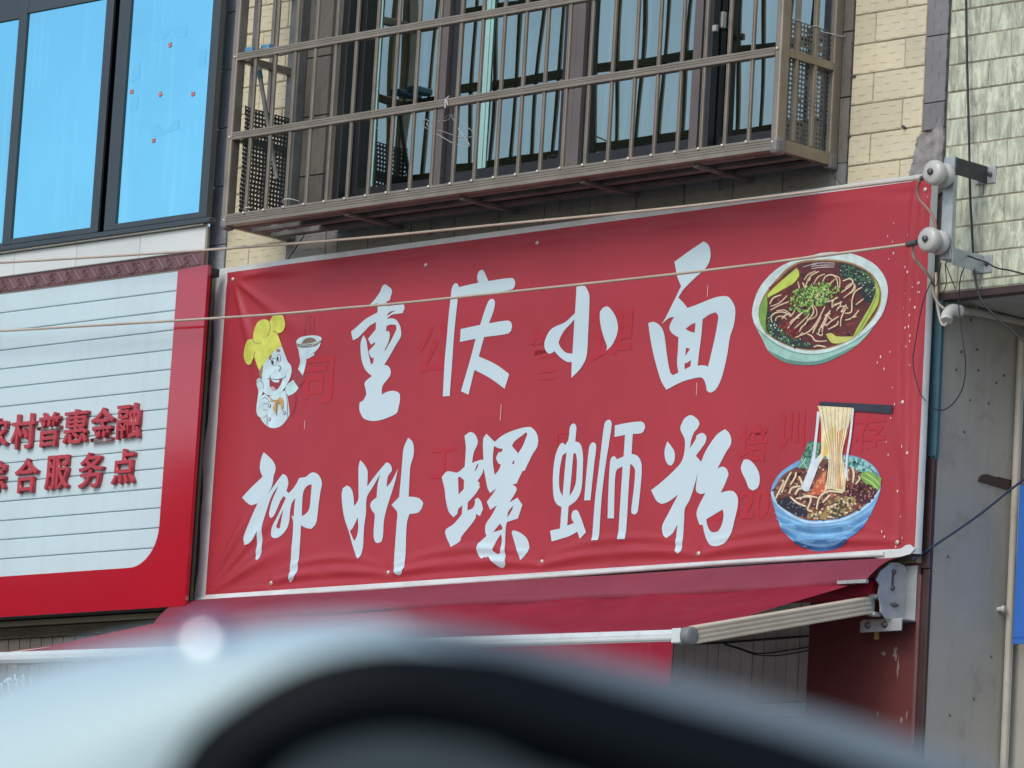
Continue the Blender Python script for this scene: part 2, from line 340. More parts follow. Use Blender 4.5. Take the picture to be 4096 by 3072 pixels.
# ------------------------------------------------------------------ tiled walls
def tile_field(parent, reg, w, h, zt, joint, yf, th, m, name, gap=.006, skip=(), vertical=False, rnd=.0012, bev=.0022, half=True):
    """running-bond tiles over reg=(x0,x1,z0,z1); row tops at zt+k*h, a joint at x=joint in row 0"""
    x0, x1, z0, z1 = reg; cache = {}
    k0 = math.floor((z0-zt)/h)
    for k in range(k0, math.ceil((z1-zt)/h)+1):
        a, bb = max(z0, zt+(k-1)*h), min(z1, zt+k*h)
        if bb-a < .012: continue
        j0 = joint + (w/2 if (k % 2 and half) else 0)
        i = math.floor((x0-j0)/w)
        while j0+i*w < x1:
            l, r = max(x0, j0+i*w), min(x1, j0+(i+1)*w); i += 1
            if r-l < .012: continue
            rects = [(l, r, a, bb)]
            for s in skip:
                nr = []
                for (p, q, c, d) in rects:
                    if q <= s[0] or p >= s[1] or d <= s[2] or c >= s[3]: nr.append((p, q, c, d)); continue
                    if p < s[0]: nr.append((p, s[0], c, d))
                    if q > s[1]: nr.append((s[1], q, c, d))
                    pp, qq = max(p, s[0]), min(q, s[1])
                    if c < s[2]: nr.append((pp, qq, c, s[2]))
                    if d > s[3]: nr.append((pp, qq, s[3], d))
                rects = nr
            for (p, q, c, d) in rects:
                if q-p < .012 or d-c < .012: continue
                W, H = q-p-gap, d-c-gap; key = (round(W, 3), round(H, 3))
                if key not in cache:
                    mb = MB(); e = bev
                    X, Z = W/2, H/2
                    mb.add([(-X,th,-Z),(X,th,-Z),(X,th,Z),(-X,th,Z),(-X,e,-Z),(X,e,-Z),(X,e,Z),(-X,e,Z),(-X+e,0,-Z+e),(X-e,0,-Z+e),(X-e,0,Z-e),(-X+e,0,Z-e)],
                           [(0,1,2,3),(0,4,5,1),(1,5,6,2),(2,6,7,3),(3,7,4,0),(4,8,9,5),(5,9,10,6),(6,10,11,7),(7,11,8,4),(8,11,10,9)])
                    cache[key] = mb.mesh(name, m)
                o = link_mesh(name, cache[key], parent, ((p+q)/2, yf+random.uniform(-rnd, rnd), (c+d)/2))
                o.rotation_euler = (random.uniform(-.004, .004), random.uniform(-.0015, .0015), random.uniform(-.004, .004))

# middle building: cream tiled upper wall over the noodle shop
mid = thing('tiled_building', 'cream split-face tiled building wall behind the red banner and window cage', 'building', (0, 0, 0))
b = MB(); b.box(-1.70, -1.074, .012, .4, 3.40, 8); b.box(1.452, 1.978, .012, .4, 3.40, 8); b.box(-1.074, 1.452, .012, .4, 3.40, 4.905); b.box(-1.074, 1.452, .012, .4, 7.2, 8)
b.box(1.50, 1.955, .06, .4, 0, 3.40); b.box(-1.70, -1.30, .02, .4, 0, 3.40)
b.build('wall', MT['grout'], mid)
b = MB(); b.box(-1.598, -1.2505, .0045, .0115, 4.62, 6.2); b.box(1.5535, 1.878, .0045, .0115, 4.62, 6.2); b.box(-1.25, 1.553, .0045, .0115, 4.62, 4.754); b.build('mortar', MT['grout'], mid)
SUR = (-1.25, 1.553, 4.755, 7.4)
tile_field(mid, (-1.598, 1.878, 4.62, 6.2), .271, .106, 5.367, 1.651, 0., .012, MT['cream'], 'tile', gap=.0045, skip=(SUR,))
PIL = .232
def pil_tiles(x0, x1, z0, z1, joint, m='greytile'):
    z = joint + math.floor((z0-joint)/PIL)*PIL
    while z < z1:
        a, c = max(z, z0), min(z+PIL, z1)
        if c-a > .02:
            mb = MB(); mb.box(x0+.002, x1-.002, -.003, .012, a+.0015, c-.0015); mb.build('pilaster_tile', MT[m], mid, bevel=.002)
        z += PIL
pil_tiles(-1.70, -1.60, 4.4, 6.2, 4.86, 'liftedtile')
pil_tiles(1.88, 1.976, 4.925, 6.2, 5.02)
edge = [(1.835, 4.745), (1.842, 4.80), (1.855, 4.86), (1.868, 4.905), (1.886, 4.925), (1.915, 4.915), (1.94, 4.935), (1.965, 4.962), (1.976, 4.935), (1.977, 4.70), (1.83, 4.66)]
b = MB()
lp = smooth_loop([(x, z) for x, z in edge], corner=60, n=5); lp = [(p.x+random.uniform(-.005, .005), p.y+random.uniform(-.005, .005)) for p in lp]
b.prism(lp, -.0055, .012); b.build('bare_patch', MT['patch'], mid)
# grey surround of the window
b = MB(); z = 4.85
for k in range(7):
    mb = MB(); mb.box(-1.249, -1.072, -.006, .012, z+.002+(.012 if k == 0 else 0), z+PIL-.002); mb.build('surround_tile', MT['greyjamb'], mid, bevel=.002); z += PIL
z = 4.85
for k in range(7):
    mb = MB(); mb.box(1.45, 1.552, -.006, .012, z+.002, z+PIL-.002); mb.build('surround_tile', MT['greyjamb'], mid, bevel=.002); z += PIL
mb = MB(); mb.prism([(-1.249, 4.758), (-1.249, 4.860), (-1.155, 4.852), (-1.245, 4.758)], -.006, .012); mb.build('surround_tile', MT['greysill'], mid)
xs = [-1.235, -1.03, -.80, -.57, -.34, -.11, .12, .345, .575, .805, 1.035, 1.265, 1.505]
for i, (x0, x1) in enumerate(zip(xs, xs[1:])):
    mb = MB()
    pl = [(x0+.002, 4.758), (x1-.002, 4.758), (x1-.002, 4.900), (x0+.002, 4.900)]
    if i == 0: pl = [(-1.238, 4.758), (x1-.002, 4.758), (x1-.002, 4.900), (-1.10, 4.900)]
    mb.prism(pl, -.006-random.uniform(0, .001), .012); mb.build('surround_tile', MT['greysill'], mid, bevel=.002)
mb = MB(); mb.prism([(1.508, 4.758), (1.549, 4.758), (1.508, 4.800)], -.006, .012); mb.build('surround_tile', MT['greysill'], mid)
mb = MB(); mb.prism([(1.552, 4.760), (1.552, 4.85), (1.467, 4.85), (1.508, 4.803)], -.006, .012); mb.build('surround_tile', MT['greytile'], mid)
# nails and rust marks on the cream wall
for px, py in ((3618, 512), (3622, 515), (3420, 306), (1213, 802)):
    pass
b = MB(); p = at(3622, 513, 0); b.tube([p, p+Vector((0, -.018, .004))], .005, 6); p = at(3400, 546, 0); b.tube([p, p+Vector((0, -.012, 0))], .005, 6); p = at(3419, 306, 0); b.box(p.x-.008, p.x+.006, -.008, 0, p.z-.003, p.z+.003)
for q in ((3, 0),): pass
b.build('wall_nail', MT['bolt'], mid)
# hooks dripping below the surround
b = MB()
for (x, y) in ((1563, 880), (1733, 890), (2250, 800), (2890, 715), (1360, 962)):
    p = at(x, y, -.01); b.tube([p, p+Vector((0, -.012, -.004)), p+Vector((.001, -.014, -.03)), p+Vector((.0, -.010, -.045))], .0022, 5)
b.build('hook', MT['bolt'], mid)

# right-hand building: green slate tiles above, deep recess below
rgt = thing('slate_tiled_building', 'building faced with pale green veined tiles over a grey recessed ground floor', 'building', (2.0, 0, 0))
b = MB(); b.box(1.982, 5, .012, .42, 4.352, 8); b.box(2.003, 5, .47, .8, 0, 4.352); b.build('wall', MT['grout'], rgt)
b = MB(); b.box(1.983, 3.2, .0045, .0115, 4.36, 6.2); b.build('mortar', MT['grout'], rgt)
tile_field(rgt, (1.982, 3.2, 4.36, 6.2), .187, .0937, 5.327, 2.156, 0., .012, MT['green'], 'tile', gap=.0042, rnd=.0018, bev=.003)
b = MB(); b.box(1.984, 5, -.004, .04, 4.333, 4.3575); b.build('fascia_edge', MT['trim'], rgt, bevel=.002)
b = MB(); b.box(2.001, 5, .0405, .47, 4.338, 4.351); b.build('soffit', MT['plaster'], rgt)
b = MB(); b.box(2.003, 5, .448, .469, 0, 4.337); b.build('back_wall', MT['plaster'], rgt)
pw = MB(); pw.box(1.957, 2.0, .012, .447, 0, 4.337); pw.build('party_wall', MT['plaster'], rgt)
# scar where the plaster has come away on the party wall
def on_x(px, py, X):
    d = ray(px, py); return CAM + d*((X-CAM.x)/d.x)
sc = [zm(x, y, .2713, 3500, 1850) for x, y in ((1510, 275), (1530, 215), (1570, 178), (1640, 172), (1700, 190), (1760, 215), (1820, 212), (1850, 225), (1960, 250), (2030, 270), (2036, 445), (1960, 415), (1880, 385), (1780, 355), (1700, 335), (1650, 310), (1580, 300))]
pts = [on_x(px, py, 2.0) for px, py in sc]
b = MB(); n = len(pts)
b.add([Vector((2.0005, p.y, p.z)) for p in pts] + [Vector((2.005, p.y, p.z)) for p in pts], [tuple(range(n, 2*n))] + [(i, (i+1) % n, (i+1) % n+n, i+n) for i in range(n)])
b.build('broken_patch', MT['trim'], rgt, label='dark torn patch in the grey plaster')
b = MB()                                               # small nails and holes in the plaster
for x, y in ((1265, 1030), (1090, 1590), (1370, 1555), (2120, 802), (1230, 770), (1740, 900), (1400, 810)):
    p = on_x(*zm(x, y, .2242, 3600, 1050), 2.0); b.lathe([(.006, 0), (.005, .003), (0, .004)], (2.0, p.y, p.z), (1, 0, 0), 7)
for x, y in ((1195, 290), (1520, 300), (1785, 485), (1400, 735), (1672, 785), (1312, 1205), (1897, 378), (925, 555)):
    p = on_x(*zm(x, y, .2713, 3500, 1400), 2.0); b.lathe([(.005, 0), (.004, .003), (0, .004)], (2.0, p.y, p.z), (1, 0, 0), 7)
for x, y in ((1120, 462), (1365, 1030), (1267, 1267), (1130, 1360), (1495, 490)):
    p = on_x(*zm(x, y, .7064, 3000, 1900), 2.0); b.lathe([(.005, 0), (.004, .003), (0, .004)], (2.0, p.y, p.z), (1, 0, 0), 7)
b.build('nail_stub', MT['bolt'], rgt)

# pillar dressings between the two buildings
b = MB(); b.prism([(1.972, 3.812), (1.978, 3.806), (1.99, 3.80), (2.000, 3.812), (2.004, 3.795), (2.007, 3.82), (2.006, 4.333), (1.972, 4.333)], -.006, .011)
single('teal_board', b, MT['teal'], 'narrow teal painted board standing at the wall corner under the fascia', 'board', bevel=.0015)
b = MB(); b.box(1.936, 1.966, .0, .011, 3.45, 3.805); single('plaster_strip', b, MT['creamstrip'], 'cream plaster strip between banner edge and dark brown trim', 'strip', bevel=.003)
b = MB(); b.box(1.967, 2.002, -.008, .011, 3.43, 3.80); single('corner_trim', b, MT['trim'], 'dark brown metal corner trim beside the bottom right banner corner', 'trim', bevel=.002)
b = MB(); b.tube([(1.958, .0, 4.62), (1.957, -.004, 4.2), (1.956, -.004, 3.95), (1.955, -.004, 3.81)], .005, 8)
b.tube([(1.963, -.006, 4.60), (1.962, -.006, 4.1), (1.961, -.006, 3.8), (1.950, -.006, 3.6), (1.937, -.006, 3.49)], .003, 6)
single('cable_conduit', b, MT['blackwire'], 'dark vertical conduit and cable squeezed beside the banner edge', 'conduit')

# maroon pillar panel, trim and the recessed boarded front
b = MB(); b.box(1.481, 1.958, .0, .03, 0, 3.452)
mp_ = thing('maroon_pillar', 'maroon painted shopfront pillar under the right end of the awning', 'pillar', (1.7, 0, 0))
b.build('panel', MT['maroon'], mp_, bevel=.003)
b = MB(); b.box(1.959, 1.972, -.012, .011, 0, 3.41); b.build('upright_strip', MT['edgestrip'], mp_, bevel=.002)
b = MB(); b.box(1.973, 2.002, -.004, .0115, 0, 3.428); b.build('corner_strip', MT['trim'], mp_, bevel=.002)
b = MB()
for x, y, w, h in ((1725, 855, .030, .018), (1810, 850, .022, .055), (1830, 960, .010, .075), (1680, 1300, .010, .016), (1895, 1310, .012, .03), (1855, 1345, .014, .025)):
    p = at(*zm(x, y, .5425, 2600, 2150), 0)
    pl = [(p.x + w*.5*math.cos(a)*random.uniform(.25, 1.2), p.z + h*.5*math.sin(a)*random.uniform(.4, 1.2)) for a in [i*math.pi/9 for i in range(18)]]
    b.prism(pl, -.0012, .001)
b.build('paint_scar', MT['scar'], mp_)
b = MB(); p = at(*zm(1672, 725, .5425, 2600, 2150), 0); b.box(p.x-.010, p.x+.010, -.002, .001, p.z-.012, p.z+.012); b.build('sticker', ink('stk', (205, 180, 120)), mp_)

cl = thing('boarded_shopfront', 'grey-white vertical boarded front recessed beside the maroon pillar', 'shopfront', (.6, .3, 0))
x = 1.221 + .0535*6
i = 0
while x > -1.28:
    g = .006 if i % 4 == 1 else .002
    mb = MB(); mb.box(x-.0535+g/2, x-g/2, .25, .262, 3.035, 3.395); mb.build('board', MT['clad'], cl, bevel=.0012); x -= .0535; i += 1
b = MB(); b.box(-1.29, 1.49, .264, .30, 2.2, 3.45); b.build('backing', MT['gap'], cl)
b = MB(); b.box(-1.29, 1.49, .235, .262, 2.985, 3.030); b.build('rail', MT['clad'], cl, bevel=.003)
b = MB(); b.box(-1.29, 1.20, .245, .262, 2.3, 2.98); b.box(1.26, 1.49, .245, .262, 2.3, 2.98); b.build('glazing', MT['greenglass'], cl)
b = MB(); b.box(1.205, 1.255, .24, .262, 2.3, 2.98); b.build('post', MT['clad'], cl, bevel=.003)
b = MB(); b.box(-1.29, 1.49, .25, .262, 3.40, 3.449); b.build('head_strip', MT['maroon'], cl)
b = MB()
b.tube(curve_pts([(.70, .235, 3.252), (.86, .235, 3.25), (1.0, .236, 3.253), (1.14, .236, 3.256), (1.49, .236, 3.264)], 4), .0045, 6)
b.tube(curve_pts([(.89, .232, 3.245), (.96, .230, 3.228), (1.03, .230, 3.208), (1.09, .231, 3.205), (1.18, .233, 3.212), (1.48, .236, 3.239)], 6), .0026, 6)
b.tube(curve_pts([(.89, .230, 3.243), (.97, .228, 3.222), (1.04, .228, 3.202), (1.10, .229, 3.196), (1.18, .231, 3.198), (1.48, .236, 3.230)], 6), .0022, 6)
single('sagging_cable', b, MT['blackwire'], 'thin dark cables sagging across the grey-white boarded front', 'cable')

# ------------------------------------------------------------------ window behind the cage
wi = thing('sliding_window', 'teal reflective sliding window behind the steel window cage', 'window', (.15, .1, 4.905))
Z0, Z1 = 4.985, 7.19
b = MB(); b.box(-1.105, 1.43, .05, .16, 4.906, 4.983); b.build('sill', MT['blackframe'], wi, bevel=.004)
b = MB(); b.box(-1.104, -1.04, .05, .16, Z0-.001, Z1); b.box(1.37, 1.43, .05, .16, Z0-.001, Z1); b.build('frame', MT['blackframe'], wi, bevel=.003)
def sash(x0, x1, y, st0, st1, sw=.03):
    b = MB(); b.box(x0, x0+sw, y, y+.03, Z0, Z1); b.box(x1-sw, x1, y, y+.03, Z0, Z1); b.box(x0+sw, x1-sw, y+.001, y+.029, Z0, Z0+.055)
    o = b.build('sash', MT['blackframe'], wi, bevel=.002)
    mb = MB(); nx, nz = 22, 40; a0, a1 = x0+sw-.002, x1-sw+.002
    vs = []; ph = random.uniform(0, 6)
    for i in range(nx+1):
        for j in range(nz+1):
            u, v = i/nx, j/nz; xx = a0+(a1-a0)*u; zz = Z0+.053+(Z1-Z0-.053)*v
            bow = .0030*math.sin(math.pi*u)*math.sin(math.pi*v) + .00035*math.sin(9*u+ph)*math.sin(17*v+ph) + .0003*math.sin(23*v+2*ph)
            vs.append((xx, y+.014+bow, zz))
    mb.add(vs, [(i*(nz+1)+j, (i+1)*(nz+1)+j, (i+1)*(nz+1)+j+1, i*(nz+1)+j+1) for i in range(nx) for j in range(nz)], 0, True)
    g = mb.build('pane', MT['greenglass'], o)
    return o
s1 = sash(-1.045, -.54, .118, 0, 0); s2 = sash(-.50, .11, .085, 0, 0); s3 = sash(.20, .775, .085, 0, 0); s4 = sash(.80, 1.375, .118, 0, 0)
for x0, x1, y in ((-.565, -.515, .072), (.108, .156, .070), (.160, .200, .066), (.735, .775, .074)):
    b = MB(); b.box(x0, x1, y, y+.04, Z0, Z1); b.build('mullion', MT['winframe'], wi, bevel=.002)
b = MB(); b.box(.79, .835, .066, .10, Z0, Z1); b.build('mullion', MT['blackframe'], wi, bevel=.002)
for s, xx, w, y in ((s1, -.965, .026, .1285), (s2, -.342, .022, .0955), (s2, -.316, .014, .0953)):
    b = MB(); b.box(xx, xx+w, y, y+.003, Z0+.06, Z1); b.build('upright_strip', MT['mint'], s)  # bright reflections in the glass, painted as mint strips
b = MB(); p = at(*zm(1385, 250, .3165, 2450, 0), .11); b.box(p.x-.010, p.x+.006, .106, .128, p.z-.03, p.z+.03); p = at(*zm(1300, 360, .3165, 2450, 0), .06); b.box(p.x-.010, p.x+.010, .052, .066, p.z-.012, p.z+.012); b.build('latch', MT['porcelain'], wi, bevel=.003)
b = MB(); b.box(-1.10, 1.42, .30, .32, 4.9, 7.2); b.box(-1.10, 1.42, .17, .30, 4.9, 4.92); b.build('dark_room', MT['gap'], wi)

# ------------------------------------------------------------------ steel window cage
YC = -.33; CX0, CX1 = -1.268, 1.520
cg = thing('window_cage', 'brown steel security cage boxed out from the upper window', 'window cage', (.12, -.16, 4.83))
def grooved(b, x0, x1, yf, z0, z1, d=.028, grooves=((.3, .0), (.62, .0))):
    h = z1-z0; pr = [(yf+d, z0), (yf+.001, z0), (yf, z0+.002)]
    for g, _ in grooves:
        zz = z0+h*g; pr += [(yf, zz-.0022), (yf+.0022, zz-.0012), (yf+.0022, zz+.0012), (yf, zz+.0022)]
    pr += [(yf, z1-.002), (yf+.001, z1), (yf+d, z1)]
    b.profx(pr, x0, x1)
b = MB(); grooved(b, CX0+.03, CX1-.03, YC, 4.838, 4.882, .035, ((.35, 0), (.55, 0), (.75, 0))); b.build('bottom_rail', MT['cage'], cg)
for z0 in (5.169, 5.476, 5.783, 6.09):
    b = MB(); grooved(b, CX0+.03, CX1-.03, YC, z0, z0+.029, .026, ((.4, 0), (.68, 0))); b.build('rail', MT['cage'], cg)
for sx, x0, x1 in ((-1, CX0, CX0+.030), (1, CX1-.030, CX1)):
    b = MB(); b.box(x0, x1, YC-.001, YC+.045, 4.842, 6.3); b.build('corner_post', MT['cage'], cg, bevel=.006)
    b = MB()
    b.box(x0-.004, x1+.004, YC-.005, YC+.05, 4.825, 4.885); b.build('corner_cap', MT['cagecap'], cg, bevel=.014)
    xr = CX0+.004 if sx < 0 else CX1-.030
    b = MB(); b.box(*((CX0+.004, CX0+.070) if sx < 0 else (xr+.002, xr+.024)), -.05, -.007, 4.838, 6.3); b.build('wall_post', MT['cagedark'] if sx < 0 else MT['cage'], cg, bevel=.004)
    for z0, h in ((4.838, .044), (5.169, .029), (5.476, .029), (5.783, .029)):
        b = MB(); b.box(xr+.001, xr+.025, YC+.046, -.051, z0, z0+h); b.build('side_rail', MT['cage'], cg, bevel=.002)
    for yy in (-.235, -.14):
        b = MB(); b.box(xr+.004, xr+.022, yy-.008, yy+.008, 4.884, 6.3); b.build('side_bar', MT['cage'], cg, bevel=.003)
b = MB(); b.box(CX1-.034, CX1-.002, -.052, -.008, 4.826, 4.88); b.build('corner_cap', MT['cagecap'], cg, bevel=.008)
bar_me = None
for i in range(24):
    x = -1.142 + i*(1.382+1.142)/23
    if bar_me is None:
        mb = MB()
        pr = [(-.0070, .004), (-.0070, -.003), (-.0056, -.0056), (-.0026, -.006), (-.0014, -.0035), (.0014, -.0035), (.0026, -.006), (.0056, -.0056), (.0070, -.003), (.0070, .004)]
        n = len(pr); H = 1.42
        mb.add([(px, py, 0) for px, py in pr] + [(px, py, H) for px, py in pr], [(k, (k+1) % n, (k+1) % n+n, k+n) for k in range(n)])
        bar_me = mb.mesh('bar', MT['cage'])
    o = link_mesh('bar', bar_me, cg, (x, YC+.0105, 4.8825))
    mb = MB(); mb.lathe([(.0065, 0), (.0062, .0025), (.004, .0045), (0, .005)], (x-.002, YC-.001, 4.878), (0, -1, 0), 8); mb.build('screw', MT['screw'], cg)
for (x, z) in ((CX0+.02, 5.18), (CX1-.018, 5.19), (CX0+.02, 4.86), (CX1-.018, 4.865), (CX0+.02, 5.49), (CX1-.018, 5.49)):
    mb = MB(); mb.lathe([(.006, 0), (.0055, .0025), (.003, .004), (0, .0045)], (x, YC-.003, z), (0, -1, 0), 8); mb.build('screw', MT['screw'], cg)
# floor of the cage: long tubes, cross tubes, perforated strips
for yy in (-.275, -.185, -.085):
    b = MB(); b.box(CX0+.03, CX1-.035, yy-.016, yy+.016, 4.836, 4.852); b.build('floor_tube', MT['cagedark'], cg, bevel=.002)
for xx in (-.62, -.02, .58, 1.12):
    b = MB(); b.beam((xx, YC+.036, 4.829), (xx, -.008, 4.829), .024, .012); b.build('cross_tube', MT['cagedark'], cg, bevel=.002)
def perf(b, p0, du, dv, nu, nv, pitch, r, n=8, skip=None, curl=None):
    """sheet of nu x nv square cells, each with a round hole"""
    p0, du, dv = Vector(p0), Vector(du), Vector(dv)
    for i in range(nu):
        for j in range(nv):
            c = p0 + du*((i+.5)*pitch) + dv*((j+.5)*pitch); h = pitch/2
            sq = []
            for k in range(n):
                a = 2*math.pi*k/n + math.pi/4; ca, sa = math.cos(a), math.sin(a); m_ = max(abs(ca), abs(sa)); sq.append((h*ca/m_, h*sa/m_, ca, sa))
            P = [c + du*q[0] + dv*q[1] for q in sq]
            if skip and skip(i, j):
                Q = P
                if curl: Q = [curl(v) for v in Q]
                b.add(Q, [tuple(range(n))]); continue
            P += [c + du*q[2]*r + dv*q[3]*r for q in sq]
            if curl: P = [curl(v) for v in P]
            b.add(P, [(k, (k+1) % n, (k+1) % n+n, k+n) for k in range(n)])
b = MB()
perf(b, (CX0+.34, -.262, 4.8535), (1, 0, 0), (0, 1, 0), 96, 5, .0128*1.95, .0052, 6)
b2 = MB(); b2.box(CX0+.30, CX1-.04, -.258, -.205, 4.870, 4.871); b2.box(CX0+.30, CX1-.04, -.165, -.108, 4.870, 4.871)
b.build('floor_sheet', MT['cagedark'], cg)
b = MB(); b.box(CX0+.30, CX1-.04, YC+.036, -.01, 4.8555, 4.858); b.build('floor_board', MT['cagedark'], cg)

# perforated sheets lining the two ends of the cage
def left_curl(v):
    y = v.y
    t = max(0, (-y-.245)/.07); return Vector((v.x + .02*t*t + .002*math.sin(v.z*40), y + .01*t, v.z))
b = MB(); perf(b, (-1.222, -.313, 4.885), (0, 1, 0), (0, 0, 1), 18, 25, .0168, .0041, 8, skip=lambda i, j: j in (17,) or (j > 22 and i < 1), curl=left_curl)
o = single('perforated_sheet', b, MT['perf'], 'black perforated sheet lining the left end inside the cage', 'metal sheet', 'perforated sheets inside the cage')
b = MB(); perf(b, (1.482, -.275, 4.885), (0, 1, 0), (0, 0, 1), 16, 26, .0165, .0053, 8, skip=lambda i, j: (j in (4, 21) and random.random() < .7) or random.random() < .03)
o = single('perforated_sheet', b, MT['perflight'], 'grey perforated sheet tied with white string at the right end of the cage', 'metal sheet', 'perforated sheets inside the cage')
b = MB()
for y in (-.235, -.14): b.tube(curve_pts([(1.486, y-.014, 5.302), (1.512, y-.012, 5.306), (1.518, y, 5.303), (1.512, y+.012, 5.300), (1.486, y+.016, 5.299)], 4), .0016, 5)
b.tube(curve_pts([(1.486, -.09, 5.30), (1.512, -.06, 5.296), (1.52, -.03, 5.293), (1.522, -.008, 5.30)], 4), .0018, 5)
single('white_string', b, MT['hanger'], 'white string tying the grey perforated sheet to the cage bars', 'string')
# mop, clips, hanger, ties
b = MB(); p0, p1 = at(1037, 285, -.24), at(1072, 500, -.24); b.tube([p0, p1+(p1-p0)*1.0], .0085, 8)
mop = thing('mop', 'thin grey mop handle with teal grip leaning inside the left cage end', 'mop', p1+(p1-p0)*1.0)
b.build('handle', MT['cagedark'], mop)
b = MB(); b.tube([p0+(p1-p0)*-.03, p0+(p1-p0)*.14], .0105, 8); b.build('grip', MT['teal'], mop)
b = MB(); b.lathe([(0, -.012), (.011, -.012), (.011, .004), (.006, .012), (0, .014)], p0+(p0-p1)*.05, (p0-p1), 8); b.build('end_cap', MT['porcelain'], mop)
bb = thing('brush_head', 'blue plastic brush head resting across the cage top rail at left', 'brush', at(1040, 190, -.27))
p = at(1005, 198, -.30); q = at(1058, 190, -.30)
b = MB(); b.box(p.x-.022, p.x+.022, -.345+.03, -.20, 5.506, 5.528); b.build('block', MT['blueplastic'], bb, bevel=.005)
b = MB(); b.box(q.x-.024, q.x+.024, -.30, -.20, 5.506, 5.533); b.build('block', MT['blueplastic'], bb, bevel=.006)
hg = thing('wire_hanger', 'bent pale wire clothes hanger hooked over the middle cage rail', 'hanger', at(1800, 425, YC-.01))
def H(x, y, Y): return at(*zm(x, y, .14466, 1650, 380), Y)
b = MB(); b.tube(curve_pts([H(1010, 30, -.29), H(960, 80, -.325), H(915, 125, YC-.006), H(905, 230, YC-.007), H(905, 360, YC-.006)], 5), .0028, 6)
b.tube(curve_pts([H(975, 90, -.325), H(950, 180, YC-.004), H(985, 290, YC-.003)], 4), .0022, 6); b.build('hook', MT['hanger'], hg)
b = MB(); b.tube(curve_pts([H(1065, 350, -.28), H(1060, 450, -.27), H(1045, 560, -.26), H(1000, 670, -.26), H(740, 735, -.25), H(500, 735, -.24), H(370, 680, -.24), H(280, 760, -.24), H(300, 850, -.24), H(520, 1000, -.24), H(800, 1150, -.24), H(1070, 1305, -.25), H(1250, 1370, -.25), H(1500, 1460, -.25), H(1550, 1330, -.25), H(1270, 940, -.25), H(1060, 540, -.26)], 6), .0018, 6)
b.tube(curve_pts([H(1040, 530, -.27), H(740, 710, -.24), H(450, 735, -.22), H(410, 830, -.22), H(540, 940, -.22), H(800, 995, -.21), H(1070, 1090, -.21), H(1340, 1170, -.2), H(1660, 1150, -.2), H(1690, 1040, -.2), H(1590, 950, -.2), H(1400, 790, -.2), H(1270, 640, -.21), H(1070, 540, -.25)], 6), .0016, 6); b.build('wire', MT['hanger'], hg)
b = MB(); p = at(1133, 812, YC-.004); b.tube(curve_pts([p, p+Vector((.004, -.004, .012)), p+Vector((.03, .01, .014)), p+Vector((.05, .03, .008))], 5), .0018, 5)
single('wire_tie', b, MT['hanger'], 'longer white wire tie bent over the lower cage rail below the mop', 'wire tie', 'wire ties on the cage')
b = MB(); p = at(975, 838, YC-.003); b.tube(curve_pts([p, p+Vector((.01, -.004, .006)), p+Vector((.03, .005, .004))], 4), .0018, 5)
single('wire_tie', b, MT['hanger'], 'short white wire tie at the foot of the first cage bar on the left', 'wire tie', 'wire ties on the cage')

# ------------------------------------------------------------------ red noodle-shop banner
YB = -.062
BX0, BX1, BZ0, BZ1 = -1.514, 1.972, 3.486, 4.731       # red field
OX0, OX1, OZ0, OZ1 = -1.582, 1.982, 3.468, 4.752       # whole cloth
def bed(x):                                            # lower and upper hems run very slightly off level
    t = (x-BX0)/(BX1-BX0); return 3.480+.010*t, 4.728+.011*t
NAIL = (-1.478, 4.700)
SCREWS = [(-1.148, 3.512), (-.52, 3.523), (.26, 3.527), (1.018, 3.518), (1.902, 3.514)]
def wr(x, z):
    y = -.0016*math.sin(2.3*x+.6)*math.sin(2.2*(z-3.4)) - .0007*math.sin(7*x+2.3*z)
    dx, dz = x-NAIL[0], z-NAIL[1]; r = math.hypot(dx, dz); th = math.degrees(math.atan2(dz, dx))
    if -88 < th < 8 and r < 1.0:
        w = math.exp(-r/.23)*(1-math.exp(-r/.02)); y -= .028*w*(max(0, math.sin(math.radians((th+4)*10.5)))**2 - .2)*r/(r+.05)
    dx, dz = x-BX0, z-3.482; r = math.hypot(dx, dz); th = math.degrees(math.atan2(dz, dx))
    if 2 < th < 70 and r < 1.2:
        w = math.exp(-((r-.22)/.2)**2); a = th-6*math.sin(r*5)
        y -= .014*w*(math.exp(-((a-48)/4.5)**2) + .8*math.exp(-((a-33)/3.5)**2) + .9*math.exp(-((a-15)/4.)**2) + .5*math.exp(-((a-23)/2.5)**2))
    zb = z-3.485
    if zb < .2:
        for (sx, sz), (tx, tz) in zip(SCREWS, SCREWS[1:]):
            if sx <= x <= tx:
                u = (x-sx)/(tx-sx); arch = .026+.030*math.sin(math.pi*u)**.7
                y -= .0095*math.exp(-((zb-arch)/.013)**2)*(.35+.65*abs(math.sin(math.pi*u*2+.4))) + .006*math.exp(-((zb-arch*1.9)/.012)**2)*math.sin(math.pi*u)
                y += .004*math.exp(-((zb-arch*.45)/.010)**2)
        y -= .0012*math.sin(zb*230+2.2*math.sin(x*2.1))*math.exp(-zb/.06)
    for sx, sz in SCREWS:
        d = math.hypot(x-sx, (z-sz)*1.3); y += .006*math.exp(-(d/.018)**2)
    e = x-1.86-.012*math.sin(4*z)
    if e > -.06:
        k = .5+.5*math.exp(-((z-3.75)/.22)**2); y -= .0125*k*(math.exp(-((e-.055+.01*math.sin(3.1*z))/.010)**2) + .7*math.exp(-((e-.085)/.007)**2) - .5*math.exp(-((e-.035)/.012)**2))
    if x > 1.70 and z < 4.15:
        y -= .011*math.exp(-((x-1.885-.10*(3.98-z))/.016)**2)*math.exp(-((z-3.86)/.12)**2)
    if z > 4.66: y -= .003*math.exp(-((z-4.70)/.015)**2)*math.sin(9*x)
    return y
